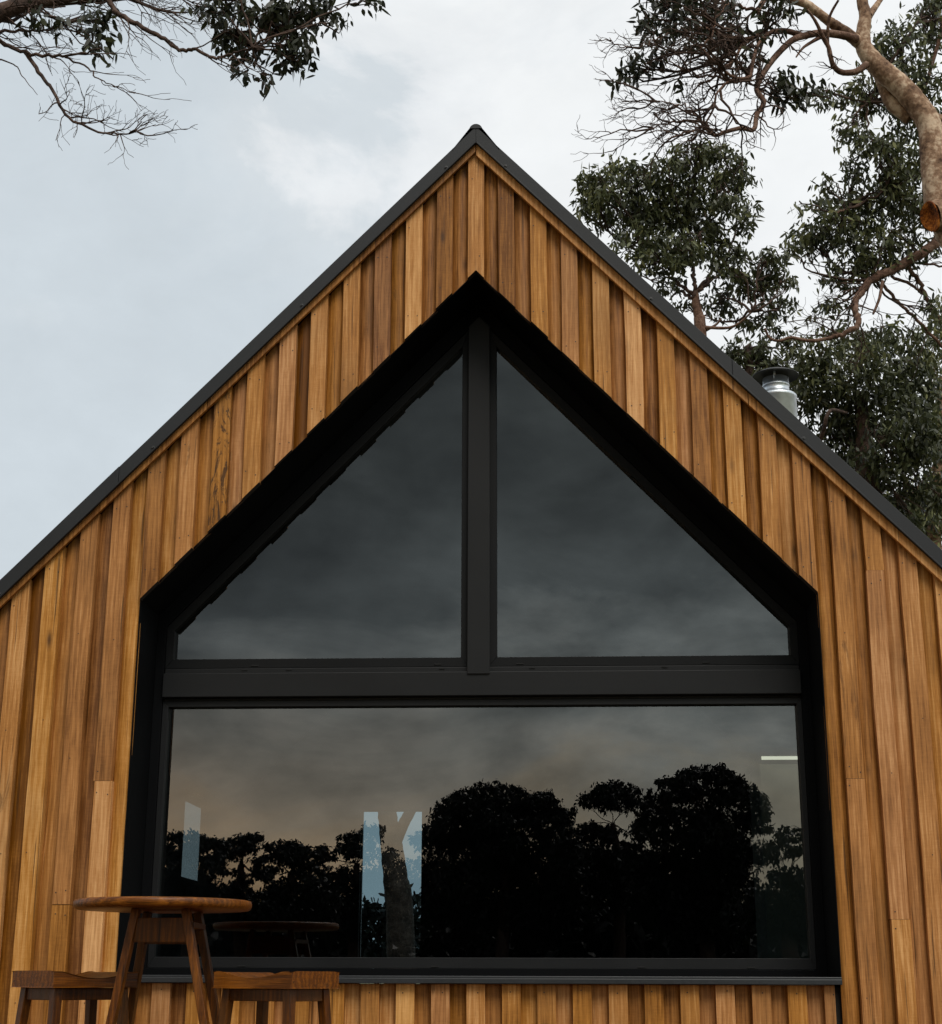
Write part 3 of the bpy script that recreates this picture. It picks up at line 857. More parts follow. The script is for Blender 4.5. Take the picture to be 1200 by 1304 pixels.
A.twigs(b2, 4, .32, .005, 2, .3, (0, 0, -.5), (.4, .8), .6)
A.twigs(b1, 6, .4, .006, 2, .3, bias, (.3, 1), .7)
A.twigs(b3, 10, .5, .006, 2, .3, (.3, 0, -.3), (.1, .9), .8)
A.twigs(b5, 7, .5, .006, 2, .3, (.5, 0, .0), (.2, 1), .7)
A.twigs(b4, 10, .5, .005, 2, .3, (.3, 0, -.1), (.2, 1), .8)
A.twigs(b7, 5, .3, .004, 2, .3, (.5, 0, -.1), (.3, 1), .6)
A.twigs(top_, 16, .6, .008, 3, .35, (.3, 0, -.3), (.1, 1), .9)
for (x, y, rx, ry, dn) in [(300, 60, 42, 48, .8), (300, 140, 42, 24, .75), (180, 75, 16, 18, .7), (115, 62, 14, 14, .7), (105, 40, 30, 14, .4), (740, 110, 72, 60, .75),
                           (690, 20, 90, 30, .8), (830, 50, 85, 55, .8), (880, 165, 48, 38, .75), (935, 175, 38, 34, .8), (755, 215, 14, 12, .8),
                           (810, 240, 26, 18, .8), (910, 25, 100, 38, .75), (1010, 20, 40, 28, .75), (1030, 65, 30, 22, .6), (1110, 2, 50, 14, .8), (900, 100, 45, 40, .6), (600, 15, 30, 20, .5)]:
    A.blob(x / S, y / S, rx / S, ry / S, YA, dn * 1.25, .095, .038, 10, 1.3, tone=(.1, .5), hub=b3[-6] if x > 500 else top_[len(top_) // 2], shell=.1, hr=.008)
A.finish()

# --- B: big mottled gum leaning in from the right, with a sawn-off limb
B = Tree('mottled_gum', 'big mottled gum with sawn-off orange limb stub leaning in at the upper right', (5.6, 5.4, GZ), [M['bark'], M['heart'], M['barkred'], M['barkdark']], M['leafdark'], 33); B.tm = 3
S, ox, oy, YB = 2.5, 720, 0, 5.0
p0 = B.px([(1215, 700), (1190, 600), (1172, 480), (1160, 400), (1120, 335), (1068, 275), (1010, 225), (968, 180), (948, 140), (950, 90), (955, 50), (945, 0), (940, -90)], YB, YB, ox, oy, S)
k = mpp(1180, 200, YB)
base = [(5.6, 5.4, GZ), (5.5, 5.35, 1.4), (5.15, 5.2, 3.3), (p0[0] + Vector((.25, .05, -.55)))]
P = smooth_path(base + p0, 8)
n = len(P); rad = []
for i, p in enumerate(P):
    t = i / (n - 1)
    w_ = np.interp(p.z, [GZ, 2, p0[1].z, p0[3].z, p0[4].z, p0[6].z, p0[8].z, p0[10].z, p0[12].z], [.38, .32, 20 * k, 15.5 * k, 15 * k, 13.5 * k, 10.5 * k, 8 * k, 5.5 * k])
    rad.append(float(w_))
B.wood.tube(P, rad, 18, knob=.035, rng=B.rng)
# second fork growing against the trunk
B.limb(B.px([(1100, 372), (1040, 330), (1010, 270), (990, 225)], YB + .1, YB + .12, ox, oy, S), 11 * k, 6 * k, 12, 8)
# sawn stub
sc_ = at(720 + 1163 / S, 690 / S, YB - .12)
tr_c = at(720 + 1230 / S, 680 / S, YB)
ax = (Vector((-.80, -.42, -.28))).normalized()
B.wood.tube([tr_c, tr_c.lerp(sc_, .6), sc_ - ax * .03, sc_], [.155, .135, .128, .118], 22, knob=.03, rng=B.rng, mi=0)
# rings of the sawn face: proud rim and sunken heart
u_ = ax.cross(Vector((0, 0, 1))).normalized(); w_ = u_.cross(ax)
vs = []; NR = 24
for r__, dd in ((.120, .001), (.116, .012), (.088, .006), (.06, -.012), (.03, -.02)):
    for i in range(NR):
        a = 2 * math.pi * i / NR; q = r__ * (1 + .06 * math.sin(3 * a + 1))
        vs.append(sc_ + u_ * (q * .85 * math.cos(a)) + w_ * (q * 1.1 * math.sin(a)) + ax * dd)
fs = [(j * NR + i, j * NR + (i + 1) % NR, (j + 1) * NR + (i + 1) % NR, (j + 1) * NR + i) for j in range(4) for i in range(NR)] + [tuple(range(4 * NR, 5 * NR))]
B.wood.add(vs, fs, mi=1)
def bl(pts, r0, r1, Y0=0, Y1=0, sides=8, wob=.0):
    return B.limb(B.px(pts, YB + Y0, YB + Y1, ox, oy, S), r0 * k, r1 * k, sides, 7, wob, mi=2 if r0 < 5.6 else 0)
L1 = bl([(950, 150), (905, 112), (865, 85), (830, 60), (770, 15), (720, 0), (640, -20)], 8.5, 4.5, 0, -.3, 10)
L2 = bl([(960, 205), (925, 228), (880, 230), (852, 205), (838, 150), (815, 105), (795, 65), (770, 30)], 5, 1.6, -.1, -.4, 8)
L3 = bl([(930, 125), (880, 112), (820, 105), (770, 112), (720, 130), (665, 185), (630, 235), (610, 285), (632, 325), (610, 365), (600, 412), (560, 408), (510, 420), (478, 430), (440, 402)], 5.5, 2.2, -.1, -.8, 8)
L4 = bl([(760, 115), (700, 98), (650, 106), (612, 150), (596, 205), (585, 245), (535, 245), (480, 200), (430, 150)], 4.2, 1.3, -.2, -.9, 7)
L5 = bl([(640, -10), (615, 40), (640, 90), (600, 120), (560, 150), (540, 190), (500, 215), (420, 240)], 4, 1.0, -.1, -.5, 7)
L6 = bl([(965, 52), (985, 25), (1010, -10)], 6, 3, 0, .2, 8)
L7 = bl([(812, 118), (760, 150), (735, 182)], 3, 1.0, -.2, -.3, 6)
L8 = bl([(835, 150), (840, 60), (870, 0)], 2.4, 1.5, -.2, -.4, 6)
L9 = bl([(1130, 350), (1165, 372), (1215, 388)], 8, 7, .1, .1, 8)
L10 = bl([(600, 120), (520, 115), (450, 90), (380, 100), (300, 120)], 2.6, .8, -.3, -.6, 6, .01)
L11 = bl([(540, 190), (470, 240), (400, 235), (330, 195)], 2.2, .7, -.3, -.7, 6, .01)
L12 = bl([(440, 402), (400, 345), (330, 330), (265, 320)], 1.7, .5, -.8, -1., 5, .008)
L13 = bl([(478, 430), (420, 415), (370, 430), (320, 445)], 1.6, .5, -.8, -1., 5, .008)
L14 = bl([(440, 402), (380, 385), (320, 395), (270, 405)], 1.6, .5, -.8, -.9, 5, .008)
L15 = bl([(300, 120), (230, 150), (170, 150), (140, 120)], 1.2, .4, -.6, -.8, 5, .008)
L16 = bl([(615, 40), (560, 20), (500, 0), (430, -10)], 2.6, 1.0, -.2, -.2, 6, .008)
L17 = bl([(430, 150), (470, 110), (480, 60), (520, 10)], 1.6, .8, -.9, -.7, 5, .008)
L18 = bl([(480, 300), (520, 260), (590, 250)], 1.0, 2.4, -.9, -.5, 5)
L19 = bl([(480, 300), (470, 350), (440, 402)], 1.5, 1.2, -.9, -.8, 5)
bz = (-.45, 0, .0)
for q in (L10, L11, L12, L13, L14): B.twigs(q, 6, .5, .009, 3, .5, bz, (.05, 1), .8)
for q in (L4, L5, L16, L17, L18, L19): B.twigs(q, 8, .55, .013, 3, .6, (-.25, 0, .05), (.2, 1), 1.0)
B.twigs(L15, 8, .3, .005, 2, .4, bz, (.2, 1), .8)
B.twigs(L3, 12, .4, .008, 2, .45, (-.1, 0, -.1), (.5, 1), 1.0)
B.twigs(L2, 4, .35, .008, 2, .4, (0, 0, .1), (.3, 1), 1.0)
hubB = L5[len(L5) // 2]
for (x, y, rx, ry, dn) in [(850, 8, 45, 22, .75), (905, 6, 35, 18, .6), (880, 48, 55, 16, .45), (830, 75, 26, 12, .55), (808, 82, 18, 16, .8), (795, 102, 12, 10, .7), (860, 105, 14, 10, .45), (985, 10, 30, 18, .5),
                           (960, 60, 40, 28, .22), (1000, 105, 26, 18, .7), (1025, 118, 26, 16, .7), (820, 28, 18, 14, .6), (930, 30, 30, 20, .4)]:
    B.blob(x, y, rx, ry, YB - .4, dn, .10, .036, 9, 1.6, tone=(.1, .55), hub=(L3[len(L3) // 2] if x > 980 else hubB), shell=.1)
B.finish()

# --- C: rounded gum right of the ridge
YC = 12.0
cb_ = at(893, 438, YC)
C_ = Tree('rounded_gum', 'rounded leafy gum tree standing behind the right roof slope below the ridge', (cb_.x + .3, YC, GZ), [M['barkred'], M['barkdark']], M['leaf'], 44); C_.tm = 1
S, ox, oy = 3.75, 720, 160
k = mpp(890, 380, YC)
tr = C_.limb([(cb_.x + .3, YC, GZ), (cb_.x + .25, YC, 2.5), (cb_.x + .05, YC, 5), cb_] + C_.px([(640, 930), (625, 850), (620, 800)], YC, YC, ox, oy, S), .125, 4.6 * k, 10, 7)
hub = tr[-1]
H = [C_.limb([hub] + C_.px(q, YC, YC + .9 + dy, ox, oy, S), 3.2 * k, 1.2 * k, 7, 7, .01, mi=1) for q, dy in
     (([(615, 740), (612, 690), (600, 600), (560, 500)], -.4), ([(655, 765), (690, 715), (705, 640), (705, 560), (660, 400)], .3), ([(590, 790), (540, 750), (470, 700), (380, 620)], -.3),
      ([(670, 760), (740, 700), (800, 560), (820, 430)], .4), ([(600, 820), (540, 790), (500, 830)], .2))]
H.append(C_.limb(C_.px([(645, 960), (700, 965), (780, 965), (835, 940), (900, 880)], YC, YC - .3, ox, oy, S), 2.5 * k, 1.2 * k, 6))
H.append(C_.limb(C_.px([(650, 990), (720, 950), (745, 920)], YC, YC, ox, oy, S), 2 * k, 1. * k, 6))
cblobs = [(885, 200, 38, 20), (905, 195, 32, 18), (930, 215, 24, 22), (768, 232, 32, 32), (752, 245, 20, 24), (808, 226, 36, 24), (835, 255, 55, 36), (885, 240, 55, 40), (945, 236, 16, 28), (948, 275, 18, 24),
          (925, 262, 25, 20), (870, 285, 55, 28), (800, 270, 50, 30), (907, 312, 34, 24), (813, 305, 42, 22), (840, 332, 40, 24), (868, 320, 36, 26), (850, 210, 14, 10), (975, 330, 28, 18), (962, 366, 30, 26), (995, 352, 22, 18),
          (995, 392, 26, 14), (869, 392, 10, 14), (915, 385, 24, 24), (968, 408, 28, 14), (930, 345, 28, 20), (940, 320, 20, 12), (850, 360, 22, 12), (760, 270, 22, 18), (834, 205, 2, 3)]
for i, (x, y, rx, ry) in enumerate(cblobs):
    hb = H[0][-1] if y < 300 and 840 < x < 920 else (H[2][-1] if x < 860 else (H[1][-4] if y < 330 else H[5][-2]))
    C_.blob(x, y, rx, ry, YC + C_.rng.uniform(-.5, .5), .62, .115, .04, 12, 1.0, tone=(.25, .8) if x < 800 else (.1, .65), hub=hb, shell=.15)
C_.finish()

# --- D: gum with the crooked limb, right
YD = 9.0
D_ = Tree('crooked_gum', 'leafy gum with a long crooked limb, right of the rounded tree', (7.9, YD + .4, GZ), [M['barkred'], M['barkdark']], M['leaf'], 55); D_.tm = 1
S, ox, oy = 2.5, 720, 0
k = mpp(1100, 350, YD)
e0 = at(1290, 240, YD)
tr = D_.limb([(7.9, YD + .4, GZ), (7.8, YD + .3, 2.5), (7.5, YD + .1, 5.2), e0, e0 + Vector((.1, .2, 2.2)), e0 + Vector((-.5, .3, 4.2))], .30, .09, 12, 7)
l1 = D_.limb([e0 + Vector((.05, 0, -.7))] + D_.px([(1240, 700), (1200, 742), (1160, 790), (1060, 850), (980, 890), (930, 945), (922, 985), (932, 1030), (890, 1060), (850, 1075)], YD, YD - .4, ox, oy, S), 8.5 * k, 2.6 * k, 10, 7, .008)
l2 = D_.limb(D_.px([(850, 1075), (780, 1085), (720, 1075), (680, 1085), (650, 1075), (636, 1045)], YD - .4, YD - .5, ox, oy, S), 2.6 * k, 1.4 * k, 7)
l3 = D_.limb(D_.px([(1010, 895), (1000, 950), (980, 1000)], YD - .2, YD - .3, ox, oy, S), 2.4 * k, 1.4 * k, 6)
for q, r0 in (([(1010, 905), (1060, 960), (1110, 1010), (1150, 1050), (1215, 1120)], 2.2), ([(1090, 850), (1130, 900), (1155, 960), (1190, 1020), (1215, 1080)], 3.0), ([(1080, 845), (1130, 840), (1215, 850)], 1.6), ([(1040, 880), (1110, 915), (1140, 935)], 2.0)):
    z = D_.limb(D_.px(q, YD + .1, YD + .5, ox, oy, S), r0 * k, r0 * k * .9, 6, 6, .008)
    D_.twigs(z, 5, .6, .006, 2, .35, (-.2, 0, .2), (.2, 1), .9)
D_.twigs(l1, 14, .7, .010, 3, .4, (-.1, 0, .15), (.3, 1), 1.0)
up1 = D_.limb([tr[-8]] + D_.px([(1190, 480), (1090, 560), (960, 640), (860, 680)], YD + .3, YD - .2, ox, oy, S), 4.5 * k, 1.2 * k, 7, 7, .01)
up2 = D_.limb([tr[-4]] + D_.px([(1150, 260), (1050, 290), (940, 340)], YD + .4, YD, ox, oy, S), 3.5 * k, 1 * k, 7, 7, .01)
dbl = [(1100, 255, 55, 38, .8), (1065, 285, 50, 34, .75), (1030, 305, 32, 26, .7), (1120, 315, 55, 34, .75), (1052, 232, 14, 10, .6), (1018, 256, 9, 7, .6), (1140, 205, 40, 36, .85), (1085, 345, 48, 24, .6), (1062, 383, 26, 12, .5),
       (1160, 250, 40, 46, .85), (1175, 318, 26, 22, .4), (1115, 185, 30, 18, .5), (1080, 165, 30, 18, .6), (1110, 120, 40, 26, .75), (1060, 120, 26, 18, .7), (1150, 60, 40, 36, .75), (1190, 25, 28, 40, .75),
       (1185, 100, 26, 26, .8), (1130, 85, 34, 22, .7), (1165, 150, 40, 34, .85), (1090, 205, 22, 16, .5), (1150, 340, 30, 14, .35), (1190, 395, 20, 30, .35), (1010, 320, 14, 14, .5), (1040, 400, 14, 8, .4)]
for (x, y, rx, ry, dn) in dbl:
    D_.blob(x, y, rx, ry, YD + D_.rng.uniform(-.4, .6), dn * .85, .105, .037, 12, 1.2, tone=(.15, .7), hub=(up2[-3] if y < 200 else up1[-5] if y < 300 else l1[len(l1) // 2]), shell=.15)
D_.finish()

# --- E: dense dark tree low on the right, F: small one by the flue, G: pale one at the edge
YE = 13.0
E_ = Tree('dense_gum', 'dense dark leafy tree behind the roof to the right of the flue', (at(1110, 600, YE).x, YE, GZ), [M['barkdark'], M['bark']], M['leaf'], 66)
b0 = at(1105, 640, YE)
tr = E_.limb([(b0.x, YE, GZ), (b0.x, YE, 2.5), b0, at(1100, 560, YE), at(1095, 500, YE)], .25, .07, 10, 7)
E_.limb([at(1045, 560, YE - 1.2), at(1050, 545, YE - 1.3), at(1053, 530, YE - 1.35), at(1060, 522, YE - 1.25), at(1078, 526, YE - .5)], .030, .020, 8, mi=0)
ebl = [(1090, 465, 60, 40, .8), (1040, 460, 38, 28, .75), (1140, 455, 45, 40, .8), (1080, 425, 45, 16, .6), (1050, 510, 42, 42, .9), (1110, 520, 60, 45, .95), (1165, 500, 40, 45, .9), (1070, 565, 45, 36, .9), (1130, 570, 50, 40, .9),
       (1180, 560, 34, 40, .9), (1100, 610, 44, 28, .75), (1150, 620, 40, 34, .7), (1190, 625, 26, 40, .5), (1020, 490, 24, 30, .8), (1175, 430, 20, 16, .4), (1120, 650, 36, 20, .6), (1165, 665, 30, 20, .5), (1110, 425, 40, 14, .5)]
for (x, y, rx, ry, dn) in ebl:
    E_.blob(x, y, rx, ry, YE + E_.rng.uniform(-.6, .6), dn * .9, .125, .044, 14, 1.0, tone=(.12, .7) if y < 500 else (.0, .5), hub=tr[-6] if y > 560 else None, shell=.1)
E_.finish()
YF = 14.0
b0 = at(955, 490, YF)
F_ = Tree('small_gum', 'small leafy tree just left of and behind the flue cowl', (b0.x, YF, GZ), M['barkdark'], M['leaf'], 77)
tr = F_.limb([(b0.x, YF, GZ), (b0.x + .1, YF, 3), b0, at(955, 450, YF)], .16, .04, 8)
for (x, y, rx, ry, dn) in [(945, 448, 26, 18, .8), (975, 445, 28, 18, .7), (930, 462, 22, 16, .8), (1002, 462, 22, 18, .7), (965, 470, 30, 22, .8), (1000, 425, 22, 12, .5), (1020, 440, 20, 18, .6), (990, 490, 40, 26, .8)]:
    F_.blob(x, y, rx, ry, YF, dn * .85, .125, .043, 12, 1.0, tone=(.1, .6), hub=tr[-3], shell=.1)
F_.finish()
YG = 17.0
b0 = at(1190, 700, YG)
G_ = Tree('pale_gum', 'loose pale green tree at the right edge above the roof end', (b0.x, YG, GZ), M['bark'], M['leaf'], 88)
tr = G_.limb([(b0.x, YG, GZ), (b0.x + .2, YG, 3), b0, at(1195, 600, YG), at(1200, 480, YG)], .2, .05, 8)
for (x, y, rx, ry, dn) in [(1190, 470, 26, 60, .6), (1185, 560, 30, 60, .6), (1170, 640, 40, 50, .6), (1200, 660, 30, 50, .5), (1140, 660, 40, 40, .5), (1215, 420, 30, 60, .5)]:
    G_.blob(x, y, rx, ry, YG, dn, .14, .05, 12, 1.0, tone=(.5, 1.0), hub=tr[-6], shell=.1)
G_.finish()

# --- forked trunk behind the back door, and the shrub at its foot
YT = 10.0
T_ = Tree('forked_tree', 'dark forked trunk seen through the back door of the cabin', (at(515, 1200, YT).x, YT, GZ), M['barkdark'], M['leafshade'], 99)
S, ox, oy = 2.4, 150, 850
k = mpp(500, 1100, YT)
T_.limb([(at(520, 1200, YT).x, YT, GZ)] + T_.px([(862, 780), (850, 650), (840, 560), (830, 490), (822, 433), (815, 330), (800, 250)], YT, YT, ox, oy, S), 20 * k, 9 * k, 12)
T_.limb(T_.px([(846, 540), (868, 490), (898, 433), (930, 370), (980, 280)], YT, YT, ox, oy, S), 9 * k, 5 * k, 10)
for (x, y, rx, ry) in [(470, 930, 60, 40), (530, 900, 60, 40), (580, 950, 50, 40)]:
    T_.blob(x, y, rx, ry, YT, .6, .12, .045, 12, 1.0, tone=(.1, .5), hub=at(490, 990, YT))
T_.finish()
U_ = Tree('shrub', 'low dark shrub at the foot of the forked trunk, beyond the back door', (at(480, 1240, 11.5).x, 11.5, GZ), M['barkdark'], M['leafshade'], 101, cat='shrub')
st_ = U_.limb([(at(480, 1240, 11.5).x, 11.5, GZ), at(480, 1250, 11.5), at(482, 1190, 11.5)], .05, .02, 6)
for (x, y, rx, ry) in [(470, 1170, 30, 28), (520, 1165, 30, 30), (490, 1210, 50, 40), (540, 1200, 36, 40), (440, 1200, 36, 36)]:
    U_.blob(x, y, rx, ry, 11.5, 1.0, .13, .05, 12, 1.0, tone=(.0, .4), hub=st_[-2])
U_.finish()

# --- trees behind the photographer, seen only as reflections in the glass
def mirror_tree(name, label, seed, Yv, trunk, blobs, leaf=.15, width=.07):
    """photo points at virtual depth Yv are mirrored about the glass"""
    t_ = Tree(name, label, (0, 0, 0), M['barkdark'], M['leafshade'], seed, 'trees mirrored in the window')
    bx, by = trunk[0]
    hubv = at(*trunk[-1], Yv)
    b0 = at(bx, by, Yv)
    t_.limb([(b0.x, Yv, GZ)] + [at(x, y, Yv) for x, y in trunk], .34, .10, 8, 5, .02)
    for (x, y, rx, ry, dn) in blobs:
      m_ = 9
      t_.blob(x, y, rx * .72, ry * .72, Yv, dn * .55, leaf, width, 18, 1.0, tone=(0, .6), shell=.0)
      for q in range(m_):
        a = t_.rng.uniform(-.5, 3.64) if y < 1110 else t_.rng.uniform(0, 6.28); e = t_.rng.uniform(.45, .95)
        f_ = t_.rng.uniform(.30, .52)
        t_.blob(x + rx * e * math.cos(a), y - ry * e * math.sin(a), max(6, rx * f_), max(5, ry * f_ * 1.15), Yv + t_.rng.uniform(-1.5, 1.5), dn * .85, leaf, width, 18, 1.0, tone=(0, .6), hub=hubv if q == 0 else None, shell=.1)
    # reflect about the glass plane
    t_.wood.v = [(x, 2 * GY - y, z) for x, y, z in t_.wood.v]; t_.wood.f = [f[::-1] for f in t_.wood.f]
    t_.L = [(np.stack([V[:, 0], 2 * GY - V[:, 1], V[:, 2]], 1), T) for V, T in t_.L]
    t_.root.location = (b0.x, 2 * GY - Yv, GZ); bpy.context.view_layer.update()
    t_.finish()
mirror_tree('gum_tree', 'broad domed dark tree mirrored in the middle of the lower pane', 201, 44, [(640, 1225), (640, 1150), (645, 1090)],
            [(640, 1020, 45, 22, 1), (690, 1030, 34, 22, 1), (585, 1035, 32, 24, 1), (650, 1055, 70, 30, 1.1), (560, 1070, 32, 30, 1), (710, 1060, 18, 24, .8), (600, 1090, 60, 36, 1.1), (680, 1100, 55, 40, 1.1), (640, 1150, 90, 50, 1.2), (560, 1120, 30, 40, 1)])
mirror_tree('gum_tree', 'slim dark tree with small high crown mirrored left of the tallest one', 202, 47, [(790, 1225), (788, 1120), (780, 1050)],
            [(778, 1005, 24, 16, 1), (768, 1022, 26, 16, 1), (792, 1020, 24, 18, 1), (745, 1060, 20, 14, .9), (760, 1068, 22, 14, .9), (790, 1062, 28, 12, .7), (770, 1110, 50, 32, 1.1), (740, 1130, 40, 40, 1.1), (800, 1120, 30, 40, 1)])
mirror_tree('gum_tree', 'tallest dark spreading tree mirrored in the right half of the lower pane', 203, 42, [(900, 1225), (900, 1120), (905, 1060)],
            [(890, 990, 26, 14, 1), (920, 992, 22, 16, 1), (860, 1005, 30, 16, .9), (840, 1025, 26, 18, .8), (900, 1020, 50, 22, .9), (945, 1015, 28, 24, .8), (965, 1045, 18, 24, .7), (870, 1050, 55, 22, 1), (925, 1055, 45, 24, .9), (890, 1085, 80, 28, 1), (850, 1110, 55, 32, 1.1), (940, 1110, 45, 30, 1), (890, 1150, 90, 44, 1.2)])
mirror_tree('gum_tree', 'low dark tree mirrored in the far right end of the lower pane', 204, 38, [(1005, 1225), (1005, 1150), (1005, 1110)],
            [(1014, 1066, 24, 12, .7), (992, 1084, 20, 12, .5), (1032, 1080, 18, 20, .8), (1000, 1125, 40, 20, .8), (1000, 1165, 45, 30, 1), (960, 1160, 40, 30, .9), (1030, 1150, 30, 40, 1)])
mirror_tree('gum_tree', 'rounded dark tree mirrored at the far left end of the lower pane', 205, 40, [(240, 1225), (245, 1140), (250, 1110)],
            [(240, 1068, 30, 10, 1), (265, 1080, 26, 14, 1), (225, 1085, 25, 18, 1), (250, 1105, 45, 24, 1), (235, 1140, 50, 30, 1.1), (260, 1170, 50, 30, 1.1)])
mirror_tree('gum_tree', 'gappy dark tree mirrored between the left end and the pale door', 206, 43, [(310, 1225), (305, 1150), (310, 1100)],
            [(308, 1072, 22, 12, 1), (325, 1080, 20, 12, 1), (300, 1090, 24, 14, .8), (320, 1110, 35, 14, .6), (300, 1135, 50, 16, .7), (320, 1165, 55, 30, 1.1)])
mirror_tree('gum_tree', 'dark round-topped tree mirrored a little left of the pale door', 207, 41, [(375, 1225), (372, 1150), (370, 1110)],
            [(370, 1082, 24, 12, 1), (360, 1098, 28, 14, 1), (385, 1100, 20, 16, .9), (370, 1125, 36, 20, 1), (350, 1150, 50, 26, 1.1), (400, 1160, 40, 30, 1.1)])
mirror_tree('gum_tree', 'dark ragged tree mirrored across the pale back door', 208, 45, [(450, 1225), (455, 1150), (455, 1100)],
            [(452, 1072, 20, 10, .9), (440, 1088, 24, 12, .8), (470, 1062, 22, 14, .8), (480, 1090, 24, 18, .7), (415, 1090, 18, 12, .8), (430, 1110, 36, 12, .6), (450, 1140, 60, 26, 1), (500, 1130, 40, 36, .8), (470, 1175, 60, 30, 1)])
# distant scrub closing the view behind them
t_ = Tree('woodland', 'x', (0, 0, 0), M['barkdark'], M['leafshade'], 300)
g_ = t_.np
N = 4600
px = g_.uniform(-700, 1900, N); Yv = g_.uniform(48, 62, N)
hh = 4.2 + .35 * np.sin(px * .011) + .35 * np.sin(px * .037 + 1)
cz = GZ + g_.uniform(0, 1, N) ** .8 * hh
X = np.array([at(a, 1200, b).x for a, b in zip(px, Yv)])
t_.leaves(np.stack([X, 2 * GY - Yv, cz], 1), 16, .5, .6, .34, .4, (0, .5))
V, T = t_.L[0]
n = len(V) // 6
me = bpy.data.meshes.new('woodland'); me.from_pydata(V.tolist(), [], np.arange(6 * n).reshape(-1, 6).tolist()); me.materials.append(M['leafshade'])
a = me.attributes.new('tone', 'FLOAT_COLOR', 'POINT'); a.data.foreach_set('color', np.stack([T, T, T, np.ones_like(T)], 1).astype(np.float32).ravel())
wo = bpy.data.objects.new('woodland', me); col.objects.link(wo); wo['kind'] = 'stuff'
wo['label'] = 'dark distant scrub mirrored along the bottom of the lower pane'; wo['category'] = 'woodland'
bpy.data.objects.remove(t_.root)

# ------------------------------------------------------------------ light
SUN_AZ = Vector((.38, -.92, 0)).normalized(); SUN_EL = R(50)
sd_ = Vector((SUN_AZ.x * math.cos(SUN_EL), SUN_AZ.y * math.cos(SUN_EL), math.sin(SUN_EL)))
sun = bpy.data.lights.new('sun', 'SUN'); sun.energy = 2.15; sun.angle = R(32); sun.color = (1, .95, .87)
so = bpy.data.objects.new('sun', sun); col.objects.link(so); so.rotation_euler = (-sd_).to_track_quat('-Z', 'Y').to_euler()

w = bpy.data.worlds.new('World'); scene.world = w; w.use_nodes = True
nt = w.node_tree; ns, ls = nt.nodes, nt.links; ns.clear()
out = ns.new('ShaderNodeOutputWorld'); bg = ns.new('ShaderNodeBackground'); ls.new(bg.outputs[0], out.inputs[0])
bg.inputs['Strength'].default_value = .1
sky = ns.new('ShaderNodeTexSky'); sky.sky_type = 'NISHITA'; sky.sun_disc = False
sky.sun_elevation = SUN_EL; sky.sun_rotation = math.atan2(SUN_AZ.x, SUN_AZ.y); sky.air_density = 1.2; sky.dust_density = 2
tc = ns.new('ShaderNodeTexCoord'); sp = ns.new('ShaderNodeSeparateXYZ'); ls.new(tc.outputs['Generated'], sp.inputs[0])
dx, dy, dz = sp.outputs
def wnoise(scale, det, sc=(1, 1, 1), rough=.55, dist=0):
    mp = node(ns, 'ShaderNodeMapping'); mp.inputs['Scale'].default_value = sc; ls.new(tc.outputs['Generated'], mp.inputs[0])
    n = node(ns, 'ShaderNodeTexNoise'); n.inputs['Scale'].default_value = scale; n.inputs['Detail'].default_value = det
    n.inputs['Roughness'].default_value = rough; n.inputs['Distortion'].default_value = dist
    ls.new(mp.outputs[0], n.inputs['Vector']); return n.outputs['Fac']
mm = lambda op, a, b=None, cl=False: math_(ns, ls, op, a, b, cl)
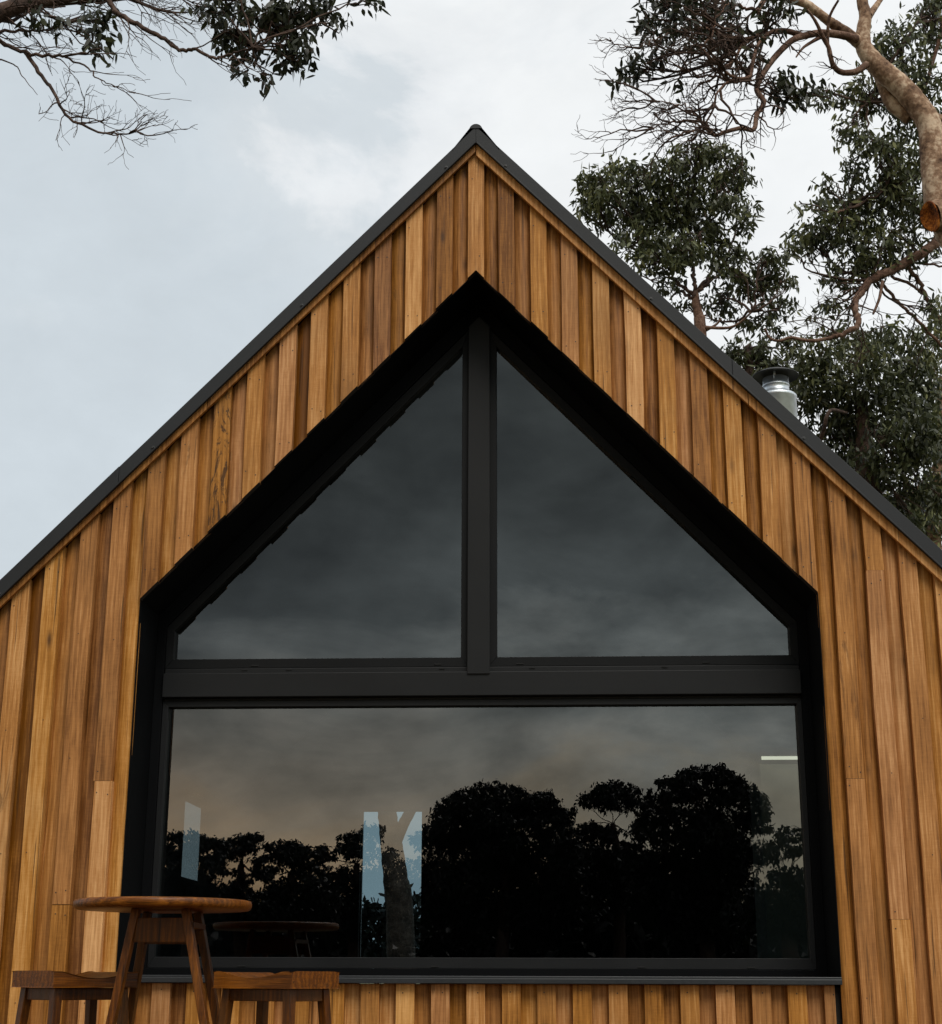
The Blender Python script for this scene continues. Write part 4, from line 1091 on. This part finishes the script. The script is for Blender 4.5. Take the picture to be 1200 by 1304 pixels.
# cloud deck in front: blue grey to the left breaking into white to the right
n1 = wnoise(5, 7, (1, 1, 1.3), .58, .4)
n2 = wnoise(13, 6, (1, 1, 1.6), .6, .3)
edge = mm('ADD', mm('MULTIPLY', dx, 3.4), mm('MULTIPLY', mm('SUBTRACT', n1, .5), 2.6))
edge = mm('ADD', edge, mm('MULTIPLY', mm('SUBTRACT', dz, .32), 1.2))
edge = mm('ADD', edge, .66, True)
front = ramp(ns, ls, edge, [(0, (6.5, 7.15, 7.6)), (.45, (7.1, 7.65, 8.0)), (.62, (8.5, 8.8, 9.0)), (1, (9.5, 9.7, 9.75))])
fv = mm('ADD', .90, mm('MULTIPLY', n2, .2))
front = mixc(ns, ls, 1.0, front, front, 'MULTIPLY') if False else front
sc1 = node(ns, 'ShaderNodeVectorMath', operation='SCALE'); ls.new(front, sc1.inputs[0]); ls.new(fv, sc1.inputs['Scale'])
front = sc1.outputs[0]
# heavier cloud behind the viewer, glowing low on the horizon
n3 = wnoise(4.5, 7, (1, 1, 2.6), .6, .6)
n4 = wnoise(9, 6, (1, 1, 1.7), .56, .2)
el = mm('ADD', dz, mm('MULTIPLY', mm('SUBTRACT', n3, .5), .26))
back = ramp(ns, ls, el, [(0, (15, 12.5, 9)), (.075, (13, 11.6, 9.4)), (.13, (10.6, 10.6, 10)), (.175, (7.4, 7.8, 7.6)), (.215, (4.2, 4.6, 4.6)), (.36, (2.6, 2.85, 2.78)), (.5, (5.5, 5.8, 6.0)), (.8, (11, 11, 11))])
bv = mm('MAXIMUM', mm('ADD', -.15, mm('MULTIPLY', n4, 2.4)), .3)
sc2 = node(ns, 'ShaderNodeVectorMath', operation='SCALE'); ls.new(back, sc2.inputs[0]); ls.new(bv, sc2.inputs['Scale'])
warm = mixc(ns, ls, mm('ADD', mm('MULTIPLY', dx, 2.2), .52, True), (1.30, .94, .60), (.80, .90, .88))
low = mm('SUBTRACT', 1.22, mm('MULTIPLY', dz, 6.2), True)
tint = mixc(ns, ls, low, mixc(ns, ls, mm('ADD', mm('MULTIPLY', dx, 2.5), .5, True), (.72, .74, .74), (1.35, 1.40, 1.38)), warm)
back = mixc(ns, ls, 1.0, sc2.outputs[0], tint, 'MULTIPLY')
fb = mm('ADD', mm('MULTIPLY', dy, 2.5), .5, True)
cloud = mixc(ns, ls, fb, back, front)
full = mixc(ns, ls, .93, sky.outputs[0], cloud)
ls.new(full, bg.inputs['Color'])

scene.view_settings.view_transform = 'Standard'; scene.view_settings.look = 'None'; scene.view_settings.exposure = 0; scene.view_settings.gamma = 1
scene.render.engine = 'CYCLES'
scene.cycles.max_bounces = 8; scene.cycles.transparent_max_bounces = 12
scene.cycles.use_denoising = True
